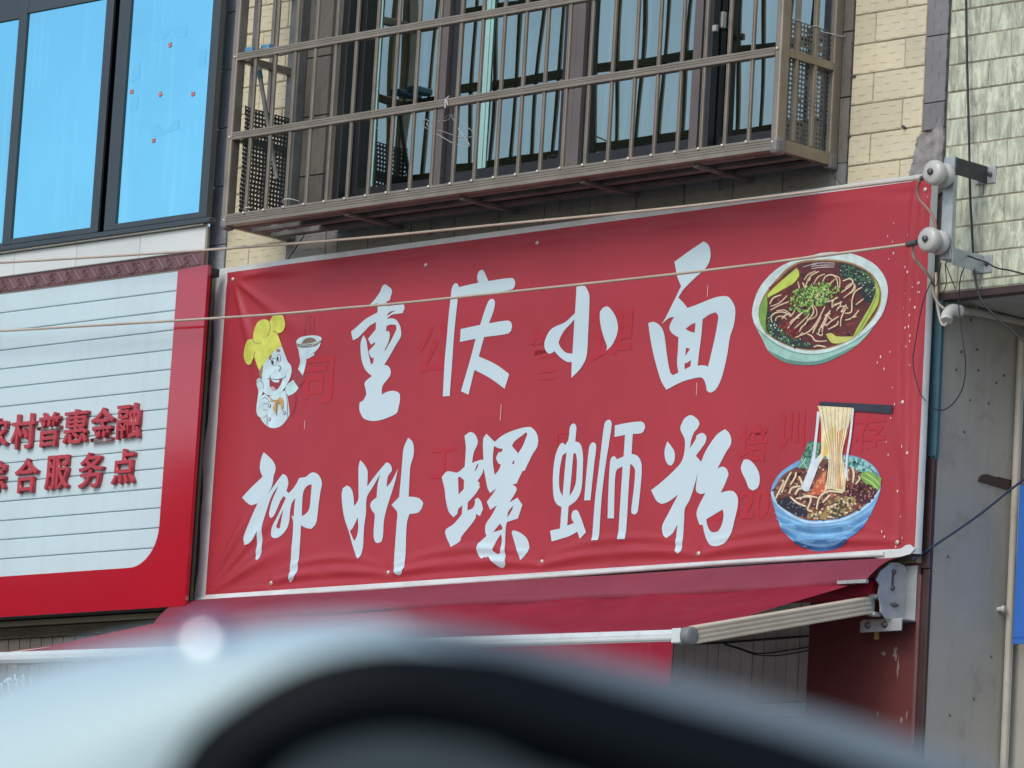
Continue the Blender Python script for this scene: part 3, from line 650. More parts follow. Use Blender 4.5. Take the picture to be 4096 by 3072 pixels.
ban = thing('shop_banner', 'large red vinyl banner with white brush characters and printed noodle bowls', 'banner', (.2, -.05, 3.47))
b = MB(); NX, NZ = 352, 128
xs = [OX0 + (OX1-OX0)*i/NX for i in range(NX+1)]
vs = []; fs = []; mi = []
def hem(x, z):                                         # lets the outer edge wander a little
    e = 0
    if x < BX0: e = .006*math.sin(z*9)+.004*math.sin(z*23)
    return e
for i in range(NX+1):
    for j in range(NZ+1):
        x = xs[i]; lo, hi = bed(x)
        oz0, oz1 = lo-.018, hi+.021
        z = oz0+(oz1-oz0)*j/NZ
        edge = 1.0
        vs.append(Vector((x + (hem(x, z) if i == 0 else 0), YB + wr(x, z) + (.012*max(0, (BX0-x)/.068)**2 if x < BX0 else 0), z)))
cells = [(i*(NZ+1)+j, (i+1)*(NZ+1)+j, (i+1)*(NZ+1)+j+1, i*(NZ+1)+j+1) for i in range(NX) for j in range(NZ)]
red = []; wht = []
for f in cells:
    c = sum((vs[k] for k in f), Vector())/4; lo, hi = bed(c.x)
    (red if (c.x > BX0 and lo < c.z < hi) else wht).append(f)
b.add(vs, red, 0, True); n0 = len(vs)
b2 = MB(); b2.add(vs, wht, 0, True)
# white return down the right-hand side and along the top
lo, hi = bed(OX1)
ring = [(YB+wr(OX1, z), z) for z in [lo-.018+(hi-lo+.039)*j/40 for j in range(41)]]
b2.add([(OX1, y, z) for y, z in ring] + [(OX1+.008-.006*math.sin(3*z), YB+.020, z) for y, z in ring] + [(OX1+.002, YB+.034, z) for y, z in ring],
       [(j, j+1, j+42, j+41) for j in range(40)] + [(41+j, 42+j, 83+j, 82+j) for j in range(40)], 0, True)
cloth = b.build('cloth', MT['clothred'], ban); bpy.context.view_layer.update()
b2.build('white_hem', MT['clothwhite'], ban)
b = MB()
for x0, x1, z0, z1 in ((OX0+.03, OX1-.02, 3.482, 3.512), (OX0+.03, OX1-.02, 4.700, 4.735), (OX0+.03, OX0+.06, 3.513, 4.699), (OX1-.05, OX1-.02, 3.513, 4.699)): b.box(x0, x1, -.043, -.013, z0, z1)
for x0 in (-.7, .2, 1.1): b.box(x0, x0+.03, -.043, -.013, 3.513, 4.699)
b.build('frame', MT['steeltube'], ban)
b = MB(); b.tube([(OX0+.03, YB-.004, 3.4635), (-.4, YB-.006, 3.4665), (.6, YB-.010, 3.473), (1.2, YB-.016, 3.478), (1.6, YB-.012, 3.477), (1.86, YB-.008, 3.474)], .0085, 8); b.build('white_cord', MT['clothwhite'], ban)
b = MB(); b.prism([(1.80, 3.468), (1.86, 3.478), (1.875, 3.488), (1.90, 3.484), (1.93, 3.490), (1.950, 3.501), (1.966, 3.502), (1.990, 3.488), (1.972, 3.471), (1.93, 3.463), (1.85, 3.460)], YB-.008, YB-.004); b.build('torn_corner', MT['clothwhite'], ban)
for sx, sz in SCREWS + [NAIL, (1.90, 3.985), (1.955, 4.705), (-.42, 4.66), (.15, 4.69)]:
    mb = MB(); mb.lathe([(.0085, 0), (.008, .002), (.004, .004), (0, .0045)], (sx, YB+wr(sx, sz)-.001, sz), (0, -1, 0), 10); mb.build('screw', MT['screw'], ban)

def drape(me, off, step, mats, name, parent, mi_from_mesh=False):
    """lay a flat X,Z outline on the cloth surface, off metres proud of it"""
    bm = bmesh.new(); bm.from_mesh(me); xs_ = [v.co.x for v in bm.verts]; zs_ = [v.co.y for v in bm.verts]
    if step: slice_grid(bm, step, min(xs_), max(xs_), min(zs_), max(zs_))
    pl = wloc(parent)
    for v in bm.verts:
        x, z = v.co.x, v.co.y; v.co = Vector((x, YB + wr(x, z) - off, z)) - pl
    for f in bm.faces:
        if f.normal.y > 0: pass
    bm.normal_update()
    for f in bm.faces:
        if f.normal.y > 0: f.normal_flip()
        f.smooth = False
    bm.to_mesh(me); bm.free(); me.materials.clear()
    for m in mats: me.materials.append(m)
    return link_mesh(name, me, parent)

GL = [
 ('a', .3496, 1380, 1120, [[(465,48),(500,75),(530,100),(541,135),(530,175),(513,232),(473,252),(480,268),(500,300),(560,290),(675,280),(688,320),(662,380),(590,388),(530,402),(480,445),(540,440),(590,460),(630,520),(645,590),(640,650),(590,735),(530,840),(450,972),(490,982),(518,1015),(525,1065),(505,1115),(430,1215),(422,1312),(470,1285),(540,1268),(600,1280),(630,1305),(630,1380),(612,1470),(605,1500),(585,1530),(500,1570),(400,1605),(310,1613),(240,1597),(205,1575),(175,1520),(163,1470),(168,1400),(210,1375),(245,1310),(235,1240),(222,1190),(235,1160),(310,1098),(275,1072),(230,1020),(200,950),(183,860),(177,760),(185,690),(210,630),(240,680),(255,760),(268,840),(285,910),(298,968),(325,945),(328,888),(308,892),(285,862),(270,815),(345,732),(340,712),(300,742),(262,675),(352,565),(357,482),(330,497),(290,520),(240,570),(200,610),(150,660),(92,690),(78,640),(70,590),(130,540),(230,450),(300,410),(375,370),(375,310),(380,268),(330,278),(282,288),(340,225),(400,140),(430,70)],
   [(484,408),(490,385),(530,360),(585,348),(545,372),(510,395)], [(478,525),(530,510),(585,515),(592,565),(530,690),(455,820),(460,790),(495,720),(515,630),(510,600),(490,583),(470,590)]]),
 ('b', .3255, 1740, 1060, [[(578,58),(605,76),(660,198),(930,160),(970,172),(990,215),(980,275),(945,302),(700,345),(285,402),(285,425),(270,560),(240,860),(215,1230),(187,1610),(102,1617),(125,1180),(150,900),(180,560),(200,400),(210,300),(235,240),(262,224),(285,238),(300,272),(540,218),(525,180),(525,130),(545,80)],
   [(707,416),(735,435),(742,480),(720,580),(668,718),(890,684),(935,700),(952,750),(940,810),(900,845),(610,887),(545,1125),(750,1220),(918,1342),(862,1522),(680,1390),(492,1290),(418,1595),(326,1553),(440,1160),(505,908),(312,947),(322,788),(560,738),(610,580),(650,470),(675,430)]]),
 ('c', .2652, 2140, 1120, [[(635,102),(755,92),(800,150),(830,230),(832,300),(822,600),(810,850),(800,1050),(780,1180),(715,1310),(640,1400),(557,1480),(565,1240),(500,1238),(430,1200),(360,1140),(302,1075),(260,1105),(225,1112),(185,1090),(155,1030),(148,960),(170,880),(220,780),(300,710),(460,640),(612,505),(625,300)],
   [(605,592),(575,1112),(490,1103),(430,1060),(380,990),(365,935),(400,850),(450,765),(530,680)],
   [(1095,402),(1130,415),(1190,490),(1240,590),(1262,740),(1230,870),(1160,1000),(1082,1072),(1098,1005),(1060,900),(1010,730),(988,570),(992,480),(1040,420)]]),
 ('d', .4098, 2560, 940, [[(622,64),(660,85),(685,130),(692,195),(680,260),(635,335),(550,410),(430,530),(378,612),(430,665),(467,713),(560,680),(680,630),(770,602),(858,602),(900,645),(930,710),(930,800),(915,890),(880,1000),(860,1130),(830,1280),(790,1420),(740,1510),(690,1538),(655,1520),(648,1470),(630,1420),(605,1392),(540,1398),(420,1432),(263,1512),(215,1430),(170,1290),(130,1130),(100,960),(88,860),(140,850),(190,875),(230,930),(250,1020),(270,1180),(300,1340),(325,1370),(380,1345),(367,1250),(375,1120),(380,1000),(330,970),(298,930),(295,890),(315,840),(340,800),(290,812),(218,868),(260,800),(405,500),(370,410),(340,262),(480,160)],
   [(615,822),(680,778),(740,755),(765,790),(760,860),(730,1020),(668,1285),(620,1272),(567,1277),(580,1150),(600,1000)], [(448,918),(500,878),(545,857),(538,955),(490,942)], [(453,1102),(493,1112),(447,1180)], [(440,1255),(470,1245),(502,1220),(498,1283),(440,1312)]]),
 ('e', .3375, 950, 1800, [[(312,27),(370,75),(430,140),(455,205),(450,260),(433,310),(425,380),(405,450),(365,525),(440,420),(520,310),(545,284),(580,305),(602,350),(605,410),(583,485),(605,507),(625,500),(690,420),(735,332),(815,318),(860,280),(900,265),(950,285),(990,340),(1002,400),(985,500),(965,640),(950,780),(935,865),(885,930),(840,930),(795,915),(757,890),(750,1030),(740,1200),(725,1370),(712,1460),(680,1525),(620,1572),(630,1400),(650,1130),(662,970),(663,850),(643,775),(670,790),(675,700),(690,570),(650,630),(630,720),(615,850),(590,930),(530,1010),(460,1048),(410,1030),(400,985),(420,900),(480,790),(575,575),(555,543),(515,600),(440,780),(408,810),(385,785),(380,740),(410,610),(490,428),(440,490),(395,580),(360,680),(315,830),(300,950),(300,1080),(295,1200),(275,1290),(248,1312),(228,1290),(232,1180),(248,960),(200,1060),(150,1115),(100,1130),(78,1080),(75,1035),(130,900),(250,632),(180,655),(110,620),(56,563),(150,460),(300,318),(270,240),(270,160),(290,80)],
   [(883,408),(870,560),(855,690),(820,750),(765,785),(770,650),(778,530),(800,460),(840,420)], [(553,695),(530,800),(505,925),(485,935),(462,908),(510,790)]]),
 ('f', .3496, 1340, 1740, [[(290,287),(330,330),(370,400),(375,450),(368,590),(480,440),(585,315),(620,325),(648,365),(652,410),(605,480),(592,595),(640,540),(680,470),(722,385),(690,530),(640,690),(590,850),(560,990),(550,1160),(530,1225),(490,1237),(460,1220),(443,1150),(450,1000),(455,910),(425,865),(402,810),(420,760),(477,715),(490,560),(518,445),(430,600),(365,715),(355,900),(335,1050),(322,1280),(300,1370),(270,1418),(240,1370),(200,1250),(165,1120),(115,970),(88,830),(78,680),(90,610),(135,577),(175,600),(205,660),(222,815),(265,745),(270,640),(268,400),(275,330)],
   [(262,942),(268,1050),(255,1150),(222,1215),(172,1098),(205,1065)],
   [(840,32),(890,80),(905,150),(900,240),(865,360),(855,500),(845,705),(950,718),(1000,755),(1013,785),(990,850),(950,890),(855,905),(830,980),(818,1100),(812,1300),(800,1500),(780,1580),(738,1605),(695,1580),(677,1500),(690,1250),(708,1000),(715,890),(690,850),(648,800),(735,710),(755,500),(775,260),(790,140)]]),
 ('g', .3617, 1750, 1700, [[(365,80),(410,95),(445,150),(450,210),(410,300),(388,420),(490,385),(515,388),(512,160),(547,98),(638,188),(720,120),(850,60),(1022,22),(1080,60),(1115,130),(1118,200),(1100,260),(1060,320),(970,505),(945,512),(880,650),(835,658),(878,690),(880,725),(803,858),(890,805),(945,885),(895,1035),(775,1075),(765,1110),(755,1250),(757,1430),(770,1540),(740,1575),(710,1580),(680,1565),(562,1450),(555,1470),(535,1462),(500,1480),(465,1450),(445,1390),(455,1312),(548,1228),(535,1190),(540,1100),(600,1010),(665,888),(590,940),(552,852),(660,705),(600,745),(590,758),(560,700),(540,600),(517,482),(500,540),(450,620),(472,640),(468,675),(480,682),(430,760),(342,858),(337,945),(390,925),(418,880),(420,825),(452,803),(490,850),(510,930),(477,1008),(430,985),(432,1025),(380,1100),(270,1238),(255,1285),(155,1350),(110,1260),(88,1190),(100,1155),(190,1090),(275,990),(282,890),(235,930),(225,985),(182,1022),(130,960),(95,820),(85,720),(52,578),(100,520),(150,515),(230,525),(308,460),(315,350),(320,250),(305,120)],
   [(233,580),(250,572),(300,612),(297,708),(240,770)], [(415,515),(445,435),(460,437),(440,490)], [(632,232),(680,258),(730,265),(715,298),(680,305),(652,368),(680,425),(708,437),(690,490),(640,555),(622,440),(620,330)], [(828,232),(860,180),(940,120),(985,82),(1000,100),(950,230),(898,315)], [(832,430),(845,395),(858,395),(850,435)], [(845,890),(835,930),(805,985),(777,1025),(790,960)], [(697,1092),(722,1130),(720,1158),(622,1187)], [(708,1205),(717,1260),(712,1350),(700,1420),(670,1428),(620,1390),(650,1300)],
   [(840,1165),(895,1180),(960,1220),(1000,1270),(1020,1350),(1000,1410),(927,1498),(880,1370),(825,1190)]]),
 ('h', .3256, 2180, 1660, [[(360,105),(385,125),(393,170),(378,325),(430,345),(460,400),(475,520),(470,700),(462,850),(440,960),(390,1050),(295,1125),(278,1360),(362,1328),(335,1280),(332,1220),(350,1180),(385,1167),(415,1190),(460,1300),(508,1442),(432,1522),(402,1435),(300,1490),(85,1555),(68,1422),(190,1395),(208,1132),(150,1095),(115,1020),(102,850),(108,680),(130,520),(165,410),(200,355),(228,342),(255,372),(295,300),(310,170),(330,120)],
   [(272,460),(255,620),(222,998),(190,930),(178,830),(190,650),(222,495)], [(355,478),(385,470),(400,560),(395,700),(385,830),(350,930),(305,995),(330,760)],
   [(605,338),(630,360),(637,410),(610,620),(565,1048),(487,1052),(510,780),(550,400),(575,350)],
   [(790,60),(818,75),(828,120),(800,320),(740,700),(700,1050),(667,1540),(582,1543),(620,1050),(670,650),(735,130),(755,80)],
   [(868,130),(1000,102),(1180,82),(1225,105),(1238,150),(1220,205),(1180,228),(1087,235),(1072,480),(1130,495),(1175,545),(1197,630),(1190,800),(1150,1170),(1135,1210),(1100,1223),(1070,1205),(1068,1160),(1100,900),(1115,690),(1100,640),(1058,600),(1040,830),(1020,1180),(997,1527),(903,1530),(930,1100),(962,635),(900,665),(878,710),(865,850),(853,1270),(775,1272),(785,950),(808,580),(825,525),(855,506),(880,525),(888,548),(975,510),(992,247),(862,272)]]),
 ('i', .3615, 2590, 1640, [[(480,58),(530,80),(570,120),(578,160),(560,200),(520,250),(490,330),(475,425),(540,320),(545,285),(600,255),(640,270),(658,310),(640,370),(540,508),(598,575),(640,470),(720,340),(780,265),(860,213),(905,255),(930,330),(920,390),(870,470),(778,648),(830,628),(880,655),(900,715),(860,820),(815,915),(900,895),(960,905),(1000,970),(1000,1060),(970,1200),(920,1390),(860,1470),(800,1500),(745,1508),(690,1485),(645,1400),(615,1272),(580,1270),(548,1165),(560,1090),(645,920),(590,930),(545,905),(540,860),(550,770),(562,690),(520,850),(470,1000),(420,1090),(412,1200),(400,1400),(385,1560),(350,1592),(317,1560),(320,1450),(335,1270),(280,1370),(215,1418),(180,1380),(168,1290),(230,1160),(345,938),(230,1020),(165,1038),(110,1010),(75,950),(48,888),(160,800),(320,650),(395,545),(420,340),(370,215),(385,150),(420,90)],
   [(835,1100),(845,1160),(825,1270),(790,1340),(740,1355),(695,1335),(665,1270),(655,1210)],
   [(228,347),(265,395),(300,450),(310,510),(298,580),(270,617),(235,605),(205,550),(195,470),(205,410)],
   [(1095,548),(1140,560),(1200,625),(1235,700),(1243,790),(1220,860),(1170,892),(1125,865),(1090,780),(1037,660),(1045,600),(1065,555)]]),
]
def flat(pts, s, ox, oy): 
    out = []
    for x, y in pts:
        p = at(ox+x*s, oy+y*s, YB); out.append((p.x, p.z))
    return out
for _, s, ox, oy, loops in GL:
    me = fill2d([smooth_loop(flat(lp, s, ox, oy)) for lp in loops])
    drape(me, .0019, .014, [MT['printwhite']], 'character', ban)

# old lettering that shows faintly through the cloth
def ghost(txt, px, py, h, m='ghost', off=.0013, bold=.02):
    h *= 1.12; me = glyph_mesh(txt, 0, bold); vs_ = [v.co for v in me.vertices]
    if not vs_: return
    x0, x1 = min(v.x for v in vs_), max(v.x for v in vs_); y0, y1 = min(v.y for v in vs_), max(v.y for v in vs_)
    c = at(px, py, YB); k = h/(y1-y0)
    for v in me.vertices: v.co = ((v.co.x-(x0+x1)/2)*k+c.x, (v.co.y-(y0+y1)/2)*k+c.z, 0)
    drape(me, off, .012, [MT[m]], 'ghost_character', ban)
for t, px, py, h in (('管', 2187, 1415, .17), ('理', 2450, 1350, .17), ('公', 1742, 1400, .17), ('限', 3440, 1170, .16), ('培', 3012, 1773, .12), ('训', 3164, 1720, .12), ('存', 3480, 1730, .12), ('工', 1775, 1850, .10), ('司', 1270, 1520, .16), ('口', 2260, 1775, .09)):
    ghost(t, px, py, h)
ghost('8020', 2960, 2020, .09)

# ------------------------------------------------------------------ printed pictures on the banner
class Print:
    def __init__(s, name, sc_, ox, oy): s.n, s.s, s.ox, s.oy = name, sc_, ox, oy; s.k = 0; s.layers = []; s.mats = []
    def mi(s, m):
        if m not in s.mats: s.mats.append(m)
        return s.mats.index(m)
    def poly(s, pts, m, corner=48, smooth=True, n=3):
        lp = flat(pts, s.s, s.ox, s.oy); lp = smooth_loop(lp, corner, n) if smooth else lp
        s.layers.append((fill2d([lp]), s.mi(m), s.k, True)); s.k += 1
    def many(s, polys, m):                             # a scatter of small flat marks on one layer
        mb = bpy.data.meshes.new('m'); V = []; F = []
        for pl in polys:
            lp = flat(pl, s.s, s.ox, s.oy); F.append(tuple(range(len(V), len(V)+len(lp)))); V += [(x, z, 0) for x, z in lp]
        mb.from_pydata(V, [], F); s.layers.append((mb, s.mi(m), s.k, False)); s.k += 1
    def strokes(s, lines, m, w, taper=.7, n=5):
        V = []; F = []
        for ln in lines:
            P = [Vector((x, y, 0)) for x, y in ln]; C = curve_pts(P, n); ww = w*random.uniform(.85, 1.15)
            L_ = []
            for i, p in enumerate(C):
                t = (C[min(i+1, len(C)-1)]-C[max(i-1, 0)]).normalized(); nn = Vector((-t.y, t.x, 0)); u = i/(len(C)-1)
                hw = ww/2*(taper+(1-taper)*math.sin(math.pi*u)); L_.append((p+nn*hw, p-nn*hw))
            b0 = len(V)
            for a, c in L_:
                for q in (a, c): f = at(s.ox+q.x*s.s, s.oy+q.y*s.s, YB); V.append((f.x, f.z, 0))
            F += [(b0+2*i, b0+2*i+1, b0+2*i+3, b0+2*i+2) for i in range(len(L_)-1)]
        me = bpy.data.meshes.new('s'); me.from_pydata(V, [], F); s.layers.append((me, s.mi(m), s.k, False)); s.k += 1
    def build(s, step=.012):
        pl = wloc(ban); V = []; F = []; MI = []
        for me, mi_, k, sliced in s.layers:
            bm = bmesh.new(); bm.from_mesh(me); xs_ = [v.co.x for v in bm.verts]; zs_ = [v.co.y for v in bm.verts]
            if sliced: slice_grid(bm, step, min(xs_), max(xs_), min(zs_), max(zs_))
            bm.verts.index_update(); b0 = len(V)
            for v in bm.verts: V.append(Vector((v.co.x, YB+wr(v.co.x, v.co.y)-.0018-k*.0001, v.co.y))-pl)
            for f in bm.faces:
                ids = [b0+v.index for v in f.verts]
                a = sum((V[ids[i]].x*V[ids[(i+1) % len(ids)]].z - V[ids[(i+1) % len(ids)]].x*V[ids[i]].z) for i in range(len(ids)))
                F.append(ids if a > 0 else ids[::-1]); MI.append(mi_)
            bm.free(); bpy.data.meshes.remove(me)
        me = bpy.data.meshes.new(s.n); me.from_pydata([tuple(v) for v in V], [], F)
        for m in s.mats: me.materials.append(m)
        for p, m in zip(me.polygons, MI): p.material_index = m
        return link_mesh(s.n, me, ban)
def ell(cx, cy, rx, ry, n=14, a0=0, rot=0):
    c, s_ = math.cos(rot), math.sin(rot)
    return [(cx+rx*math.cos(2*math.pi*i/n)*c-ry*math.sin(2*math.pi*i/n)*s_, cy+rx*math.cos(2*math.pi*i/n)*s_+ry*math.sin(2*math.pi*i/n)*c) for i in range(n)]
def inside(p, poly):
    x, y = p; r = False; j = len(poly)-1
    for i in range(len(poly)):
        (xi, yi), (xj, yj) = poly[i], poly[j]
        if (yi > y) != (yj > y) and x < (xj-xi)*(y-yi)/(yj-yi)+xi: r = not r
        j = i
    return r
def scatter(poly, n, r0, r1, k=6):
    xs_ = [p[0] for p in poly]; ys_ = [p[1] for p in poly]; out = []
    while len(out) < n:
        c = (random.uniform(min(xs_), max(xs_)), random.uniform(min(ys_), max(ys_)))
        if inside(c, poly):
            r = random.uniform(r0, r1); e = random.uniform(.5, 1); a = random.uniform(0, 3)
            out.append([(x+random.uniform(-r, r)*.2, y+random.uniform(-r, r)*.2) for x, y in ell(c[0], c[1], r, r*e, k, rot=a)])
    return out

# --- upper bowl of noodles in dark red broth
P1 = Print('noodle_bowl_print', .3074, 2980, 980)
P1.poly([(110,1000),(240,1250),(300,1370),(430,1480),(580,1545),(780,1565),(1000,1545),(1230,1450),(1450,1310),(1600,1160),(1790,900),(1300,1000),(700,1000)], ink('bowlside', (150,196,182)))
P1.poly([(300,1370),(430,1480),(580,1545),(780,1565),(1000,1545),(1230,1450),(1450,1310),(1380,1330),(1200,1420),(980,1500),(780,1520),(560,1490),(430,1430)], ink('bowlfoot', (96,142,128)))
rim = [(95,870),(120,740),(180,580),(290,430),(450,290),(640,200),(780,155),(880,135),(1000,105),(1150,92),(1225,95),(1400,115),(1580,185),(1720,280),(1820,420),(1860,570),(1850,700),(1800,870),(1700,1020),(1530,1170),(1300,1310),(1080,1395),(850,1418),(620,1375),(420,1285),(260,1170),(150,1060),(105,960)]
P1.poly(rim, ink('rim', (196,216,212)))
P1.strokes([[(150,1075),(270,1195),(430,1305),(620,1390),(850,1425),(1080,1400),(1300,1318),(1530,1180),(1700,1030)]], ink('rimline', (110,150,140)), 12, 1)
P1.poly([(180,900),(200,770),(280,610),(420,440),(560,300),(720,215),(950,190),(1200,195),(1400,235),(1580,320),(1700,430),(1765,570),(1772,720),(1725,870),(1605,1035),(1450,1180),(1250,1295),(1050,1355),(850,1375),(650,1345),(450,1265),(300,1165),(210,1040)], ink('oil', (150,120,70)))
broth = [(200,900),(220,780),(300,630),(430,470),(570,330),(720,240),(950,215),(1200,218),(1390,255),(1560,335),(1680,445),(1745,580),(1752,720),(1705,870),(1590,1025),(1440,1165),(1240,1280),(1050,1340),(850,1360),(650,1330),(460,1250),(310,1150),(225,1030)]
P1.poly(broth, ink('broth', (92,40,38), var=.3))
P1.many(scatter(broth, 150, 8, 34), ink('broth2', (62,32,34))); P1.many(scatter(broth, 110, 6, 26), ink('broth3', (140,58,44)))
P1.poly([(1230,235),(1330,240),(1450,280),(1600,370),(1720,520),(1730,640),(1640,760),(1540,720),(1500,600),(1420,480),(1300,440),(1225,380)], ink('dkgreen', (38,46,44)))
P1.poly([(285,870),(400,900),(470,1080),(560,1150),(700,1220),(880,1290),(860,1355),(640,1325),(430,1240),(300,1140)], ink('dkgreen', (38,46,44)))
P1.many(scatter([(1230,240),(1480,300),(1720,520),(1640,720),(1450,480),(1230,400)], 60, 8, 22), ink('midgreen', (74,118,78))); P1.many(scatter([(290,1000),(450,1080),(880,1300),(640,1320),(430,1240),(290,1140)], 55, 8, 24), ink('midgreen', (74,118,78)))
P1.many(scatter([(1230,240),(1480,300),(1720,520),(1640,720),(1450,480),(1230,400)], 26, 5, 12), ink('spark', (196,214,200))); P1.many(scatter([(290,900),(450,1080),(880,1300),(640,1320),(430,1240),(290,1140)], 26, 5, 14), ink('spark', (196,214,200)))
P1.poly([(300,640),(420,520),(560,400),(680,300),(705,340),(715,400),(650,490),(500,580),(300,690)], ink('bokchoy', (182,204,84)))
P1.poly([(195,960),(200,830),(290,640),(300,800),(275,1000),(290,1180),(225,1060)], ink('bokchoy2', (120,165,70)))
P1.poly([(310,560),(420,470),(530,395),(480,470),(330,590)], ink('stem', (120,50,46)))
P1.poly([(1690,450),(1745,560),(1755,640),(1730,780),(1600,990),(1480,1165),(1410,1190),(1510,1000),(1640,780),(1700,620)], ink('stemgreen', (168,188,80)))
P1.strokes([[(1450,330),(1600,400),(1700,540),(1700,700)], [(1500,330),(1650,420),(1735,560)], [(1720,650),(1640,840),(1520,1060),(1440,1170)]], ink('veins', (90,130,70)), 11)
P1.poly([(1060,1160),(1130,1148),(1200,1190),(1400,1192),(1440,1200),(1300,1270),(1160,1282),(1110,1250)], ink('celery', (184,190,96)))
nood = [[(360,1010),(350,930),(420,880),(520,880),(620,930)],[(400,990),(430,940),(500,930),(550,970)],[(560,1090),(650,980),(750,890)],[(640,1100),(750,1000),(850,900)],[(760,1060),(830,980),(900,880),(880,780)],[(830,980),(930,930),(940,850),(890,770)],[(700,1190),(850,1120),(950,990),(1050,800)],[(890,1150),(920,1080),(1000,940)],[(960,1160),(1000,1060),(1060,950)],[(1010,1140),(1030,1050),(1080,950)],[(330,770),(380,690),(480,650)],[(340,800),(450,760),(560,660)],[(340,850),(450,790),(580,740)],[(780,460),(830,390),(930,340)],[(820,480),(870,400),(970,345)],[(900,520),(960,420),(1050,380)],[(1020,480),(1060,410),(1140,390),(1200,440),(1220,560)],[(1240,560),(1240,440),(1180,400)],[(1260,620),(1370,540),(1410,480),(1370,440),(1280,470)],[(1290,690),(1400,600),(1430,520),(1400,490)],[(1310,890),(1390,870),(1400,720),(1440,610),(1530,550)],[(1200,860),(1230,810),(1310,800),(1350,830)],[(1250,1060),(1260,950),(1310,850)],[(1310,980),(1400,950),(1490,850)],[(1090,1100),(1200,1040),(1220,990)],[(1450,780),(1550,700)],[(820,1160),(880,1190),(930,1250),(1070,1250)],[(700,480),(720,580)],[(760,490),(790,560)],[(1140,820),(1150,740),(1200,680)],[(580,1060),(690,930),(800,850)],[(600,900),(520,850),(420,860)],[(1060,1060),(1120,1000),(1230,930)],[(1330,660),(1430,590),(1440,520)],[(900,1330),(960,1310),(1060,1330)],[(1150,980),(1100,940),(1090,880)],[(940,1150),(1000,1180),(1020,1150)]]
for _ in range(34):
    cx_, cy_ = random.uniform(330, 1500), random.uniform(420, 1180); a = random.uniform(-1.25, -.35); L_ = random.uniform(70, 170); bw = random.uniform(-50, 50)
    if not inside((cx_, cy_), [(320,760),(560,600),(800,400),(1250,420),(1500,600),(1480,900),(1100,1160),(700,1200),(560,1080),(330,900)]): continue
    dx, dy = math.cos(a)*L_/2, math.sin(a)*L_/2; nood.insert(0, [(cx_-dx, cy_-dy), (cx_-dy*bw/160, cy_+dx*bw/160), (cx_+dx, cy_+dy)])
P1.strokes([[(x+7, y+9) for x, y in l] for l in nood], ink('noodshade', (104,62,44)), 24)
P1.strokes(nood[::2], ink('noodle', (212,192,150)), 17); P1.strokes(nood[1::2], ink('noodleb', (196,164,116)), 16)
P1.strokes([[(x-3, y-3) for x, y in l] for l in nood], ink('noodlehi', (228,220,194)), 6)
P1.strokes([[(880,250),(1000,235),(1180,238)],[(870,282),(1000,266),(1180,262)],[(870,312),(1000,292),(1170,288)],[(760,290),(860,262),(940,255)]], ink('glint', (206,196,196)), 10)
sca = [(590,720),(640,600),(800,540),(960,490),(1180,515),(1240,600),(1110,710),(1010,790),(880,800),(850,920),(780,900),(700,870),(600,850)]
P1.many(scatter(sca, 120, 16, 30), ink('scal', (92,138,70))); P1.many(scatter(sca, 110, 11, 22), ink('scal2', (150,190,92))); P1.many(scatter(sca, 50, 6, 12), ink('scal3', (204,222,140))); P1.many(scatter(sca, 40, 6, 13), ink('scal4', (44,76,52)))
P1.many(scatter([(430,1020),(560,1000),(700,1140),(690,1230),(560,1180)], 14, 14, 34), ink('chili', (150,44,44)))
P1.build()

# --- lower blue bowl with lifted noodles
P2 = Print('noodle_bowl_print', .3917, 3050, 1580)
P2.poly([(88,980),(110,900),(180,800),(300,710),(420,650),(600,620),(850,612),(1000,640),(1120,710),(1190,800),(1212,920),(1190,1030),(1130,1170),(1060,1300),(950,1420),(850,1500),(750,1570),(600,1595),(480,1580),(380,1530),(240,1420),(170,1300),(120,1150),(95,1060)], ink('bluebowl', (108,164,205)))
P2.strokes([[(150,1255),(400,1372),(650,1392),(900,1340),(1108,1210)]], ink('blue2', (84,140,186)), 46, .8)
P2.strokes([[(205,1372),(400,1478),(650,1502),(890,1440),(1040,1320)]], ink('blue3', (70,126,176)), 40, .8)
P2.strokes([[(330,1500),(460,1552),(600,1572),(760,1548),(880,1480)]], ink('blue4', (42,82,130)), 42, .7)
P2.strokes([[(130,1200),(400,1320),(650,1335),(900,1285),(1130,1150)], [(175,1310),(400,1420),(650,1440),(900,1385),(1080,1270)]], ink('bluehi', (132,184,218)), 16)
cont = [(118,960),(200,830),(320,750),(500,680),(850,640),(1050,680),(1150,780),(1195,900),(1190,970),(1100,1080),(950,1190),(800,1255),(600,1280),(450,1275),(300,1210),(170,1120),(125,1040)]
P2.strokes([[(95,990),(130,1080),(190,1150),(300,1230),(450,1295),(600,1302),(800,1278),(960,1210),(1110,1095),(1200,960)]], ink('rim2', (176,208,226)), 26, 1)
P2.poly(cont, ink('cont', (110,66,54), var=.35))
P2.many(scatter(cont, 160, 8, 30), ink('c2', (66,40,38))); P2.many(scatter(cont, 120, 7, 24), ink('c3', (166,110,78))); P2.many(scatter(cont, 70, 5, 14), ink('c4', (214,190,160)))
P2.poly([(830,625),(1000,650),(1120,720),(1195,830),(1000,780),(830,700)], ink('palegreen', (150,196,190)))
P2.many(scatter([(830,625),(1000,650),(1120,720),(1195,830),(1000,780),(830,700)], 40, 8, 26), ink('tealg', (84,140,134)))
P2.poly([(1000,810),(1090,780),(1140,805),(1222,850),(1200,960),(1150,985),(1020,870)], ink('leafgreen', (118,166,76))); P2.strokes([[(1010,830),(1110,890),(1180,960)], [(1060,800),(1150,860),(1205,920)]], ink('leafhi', (176,206,120)), 12)
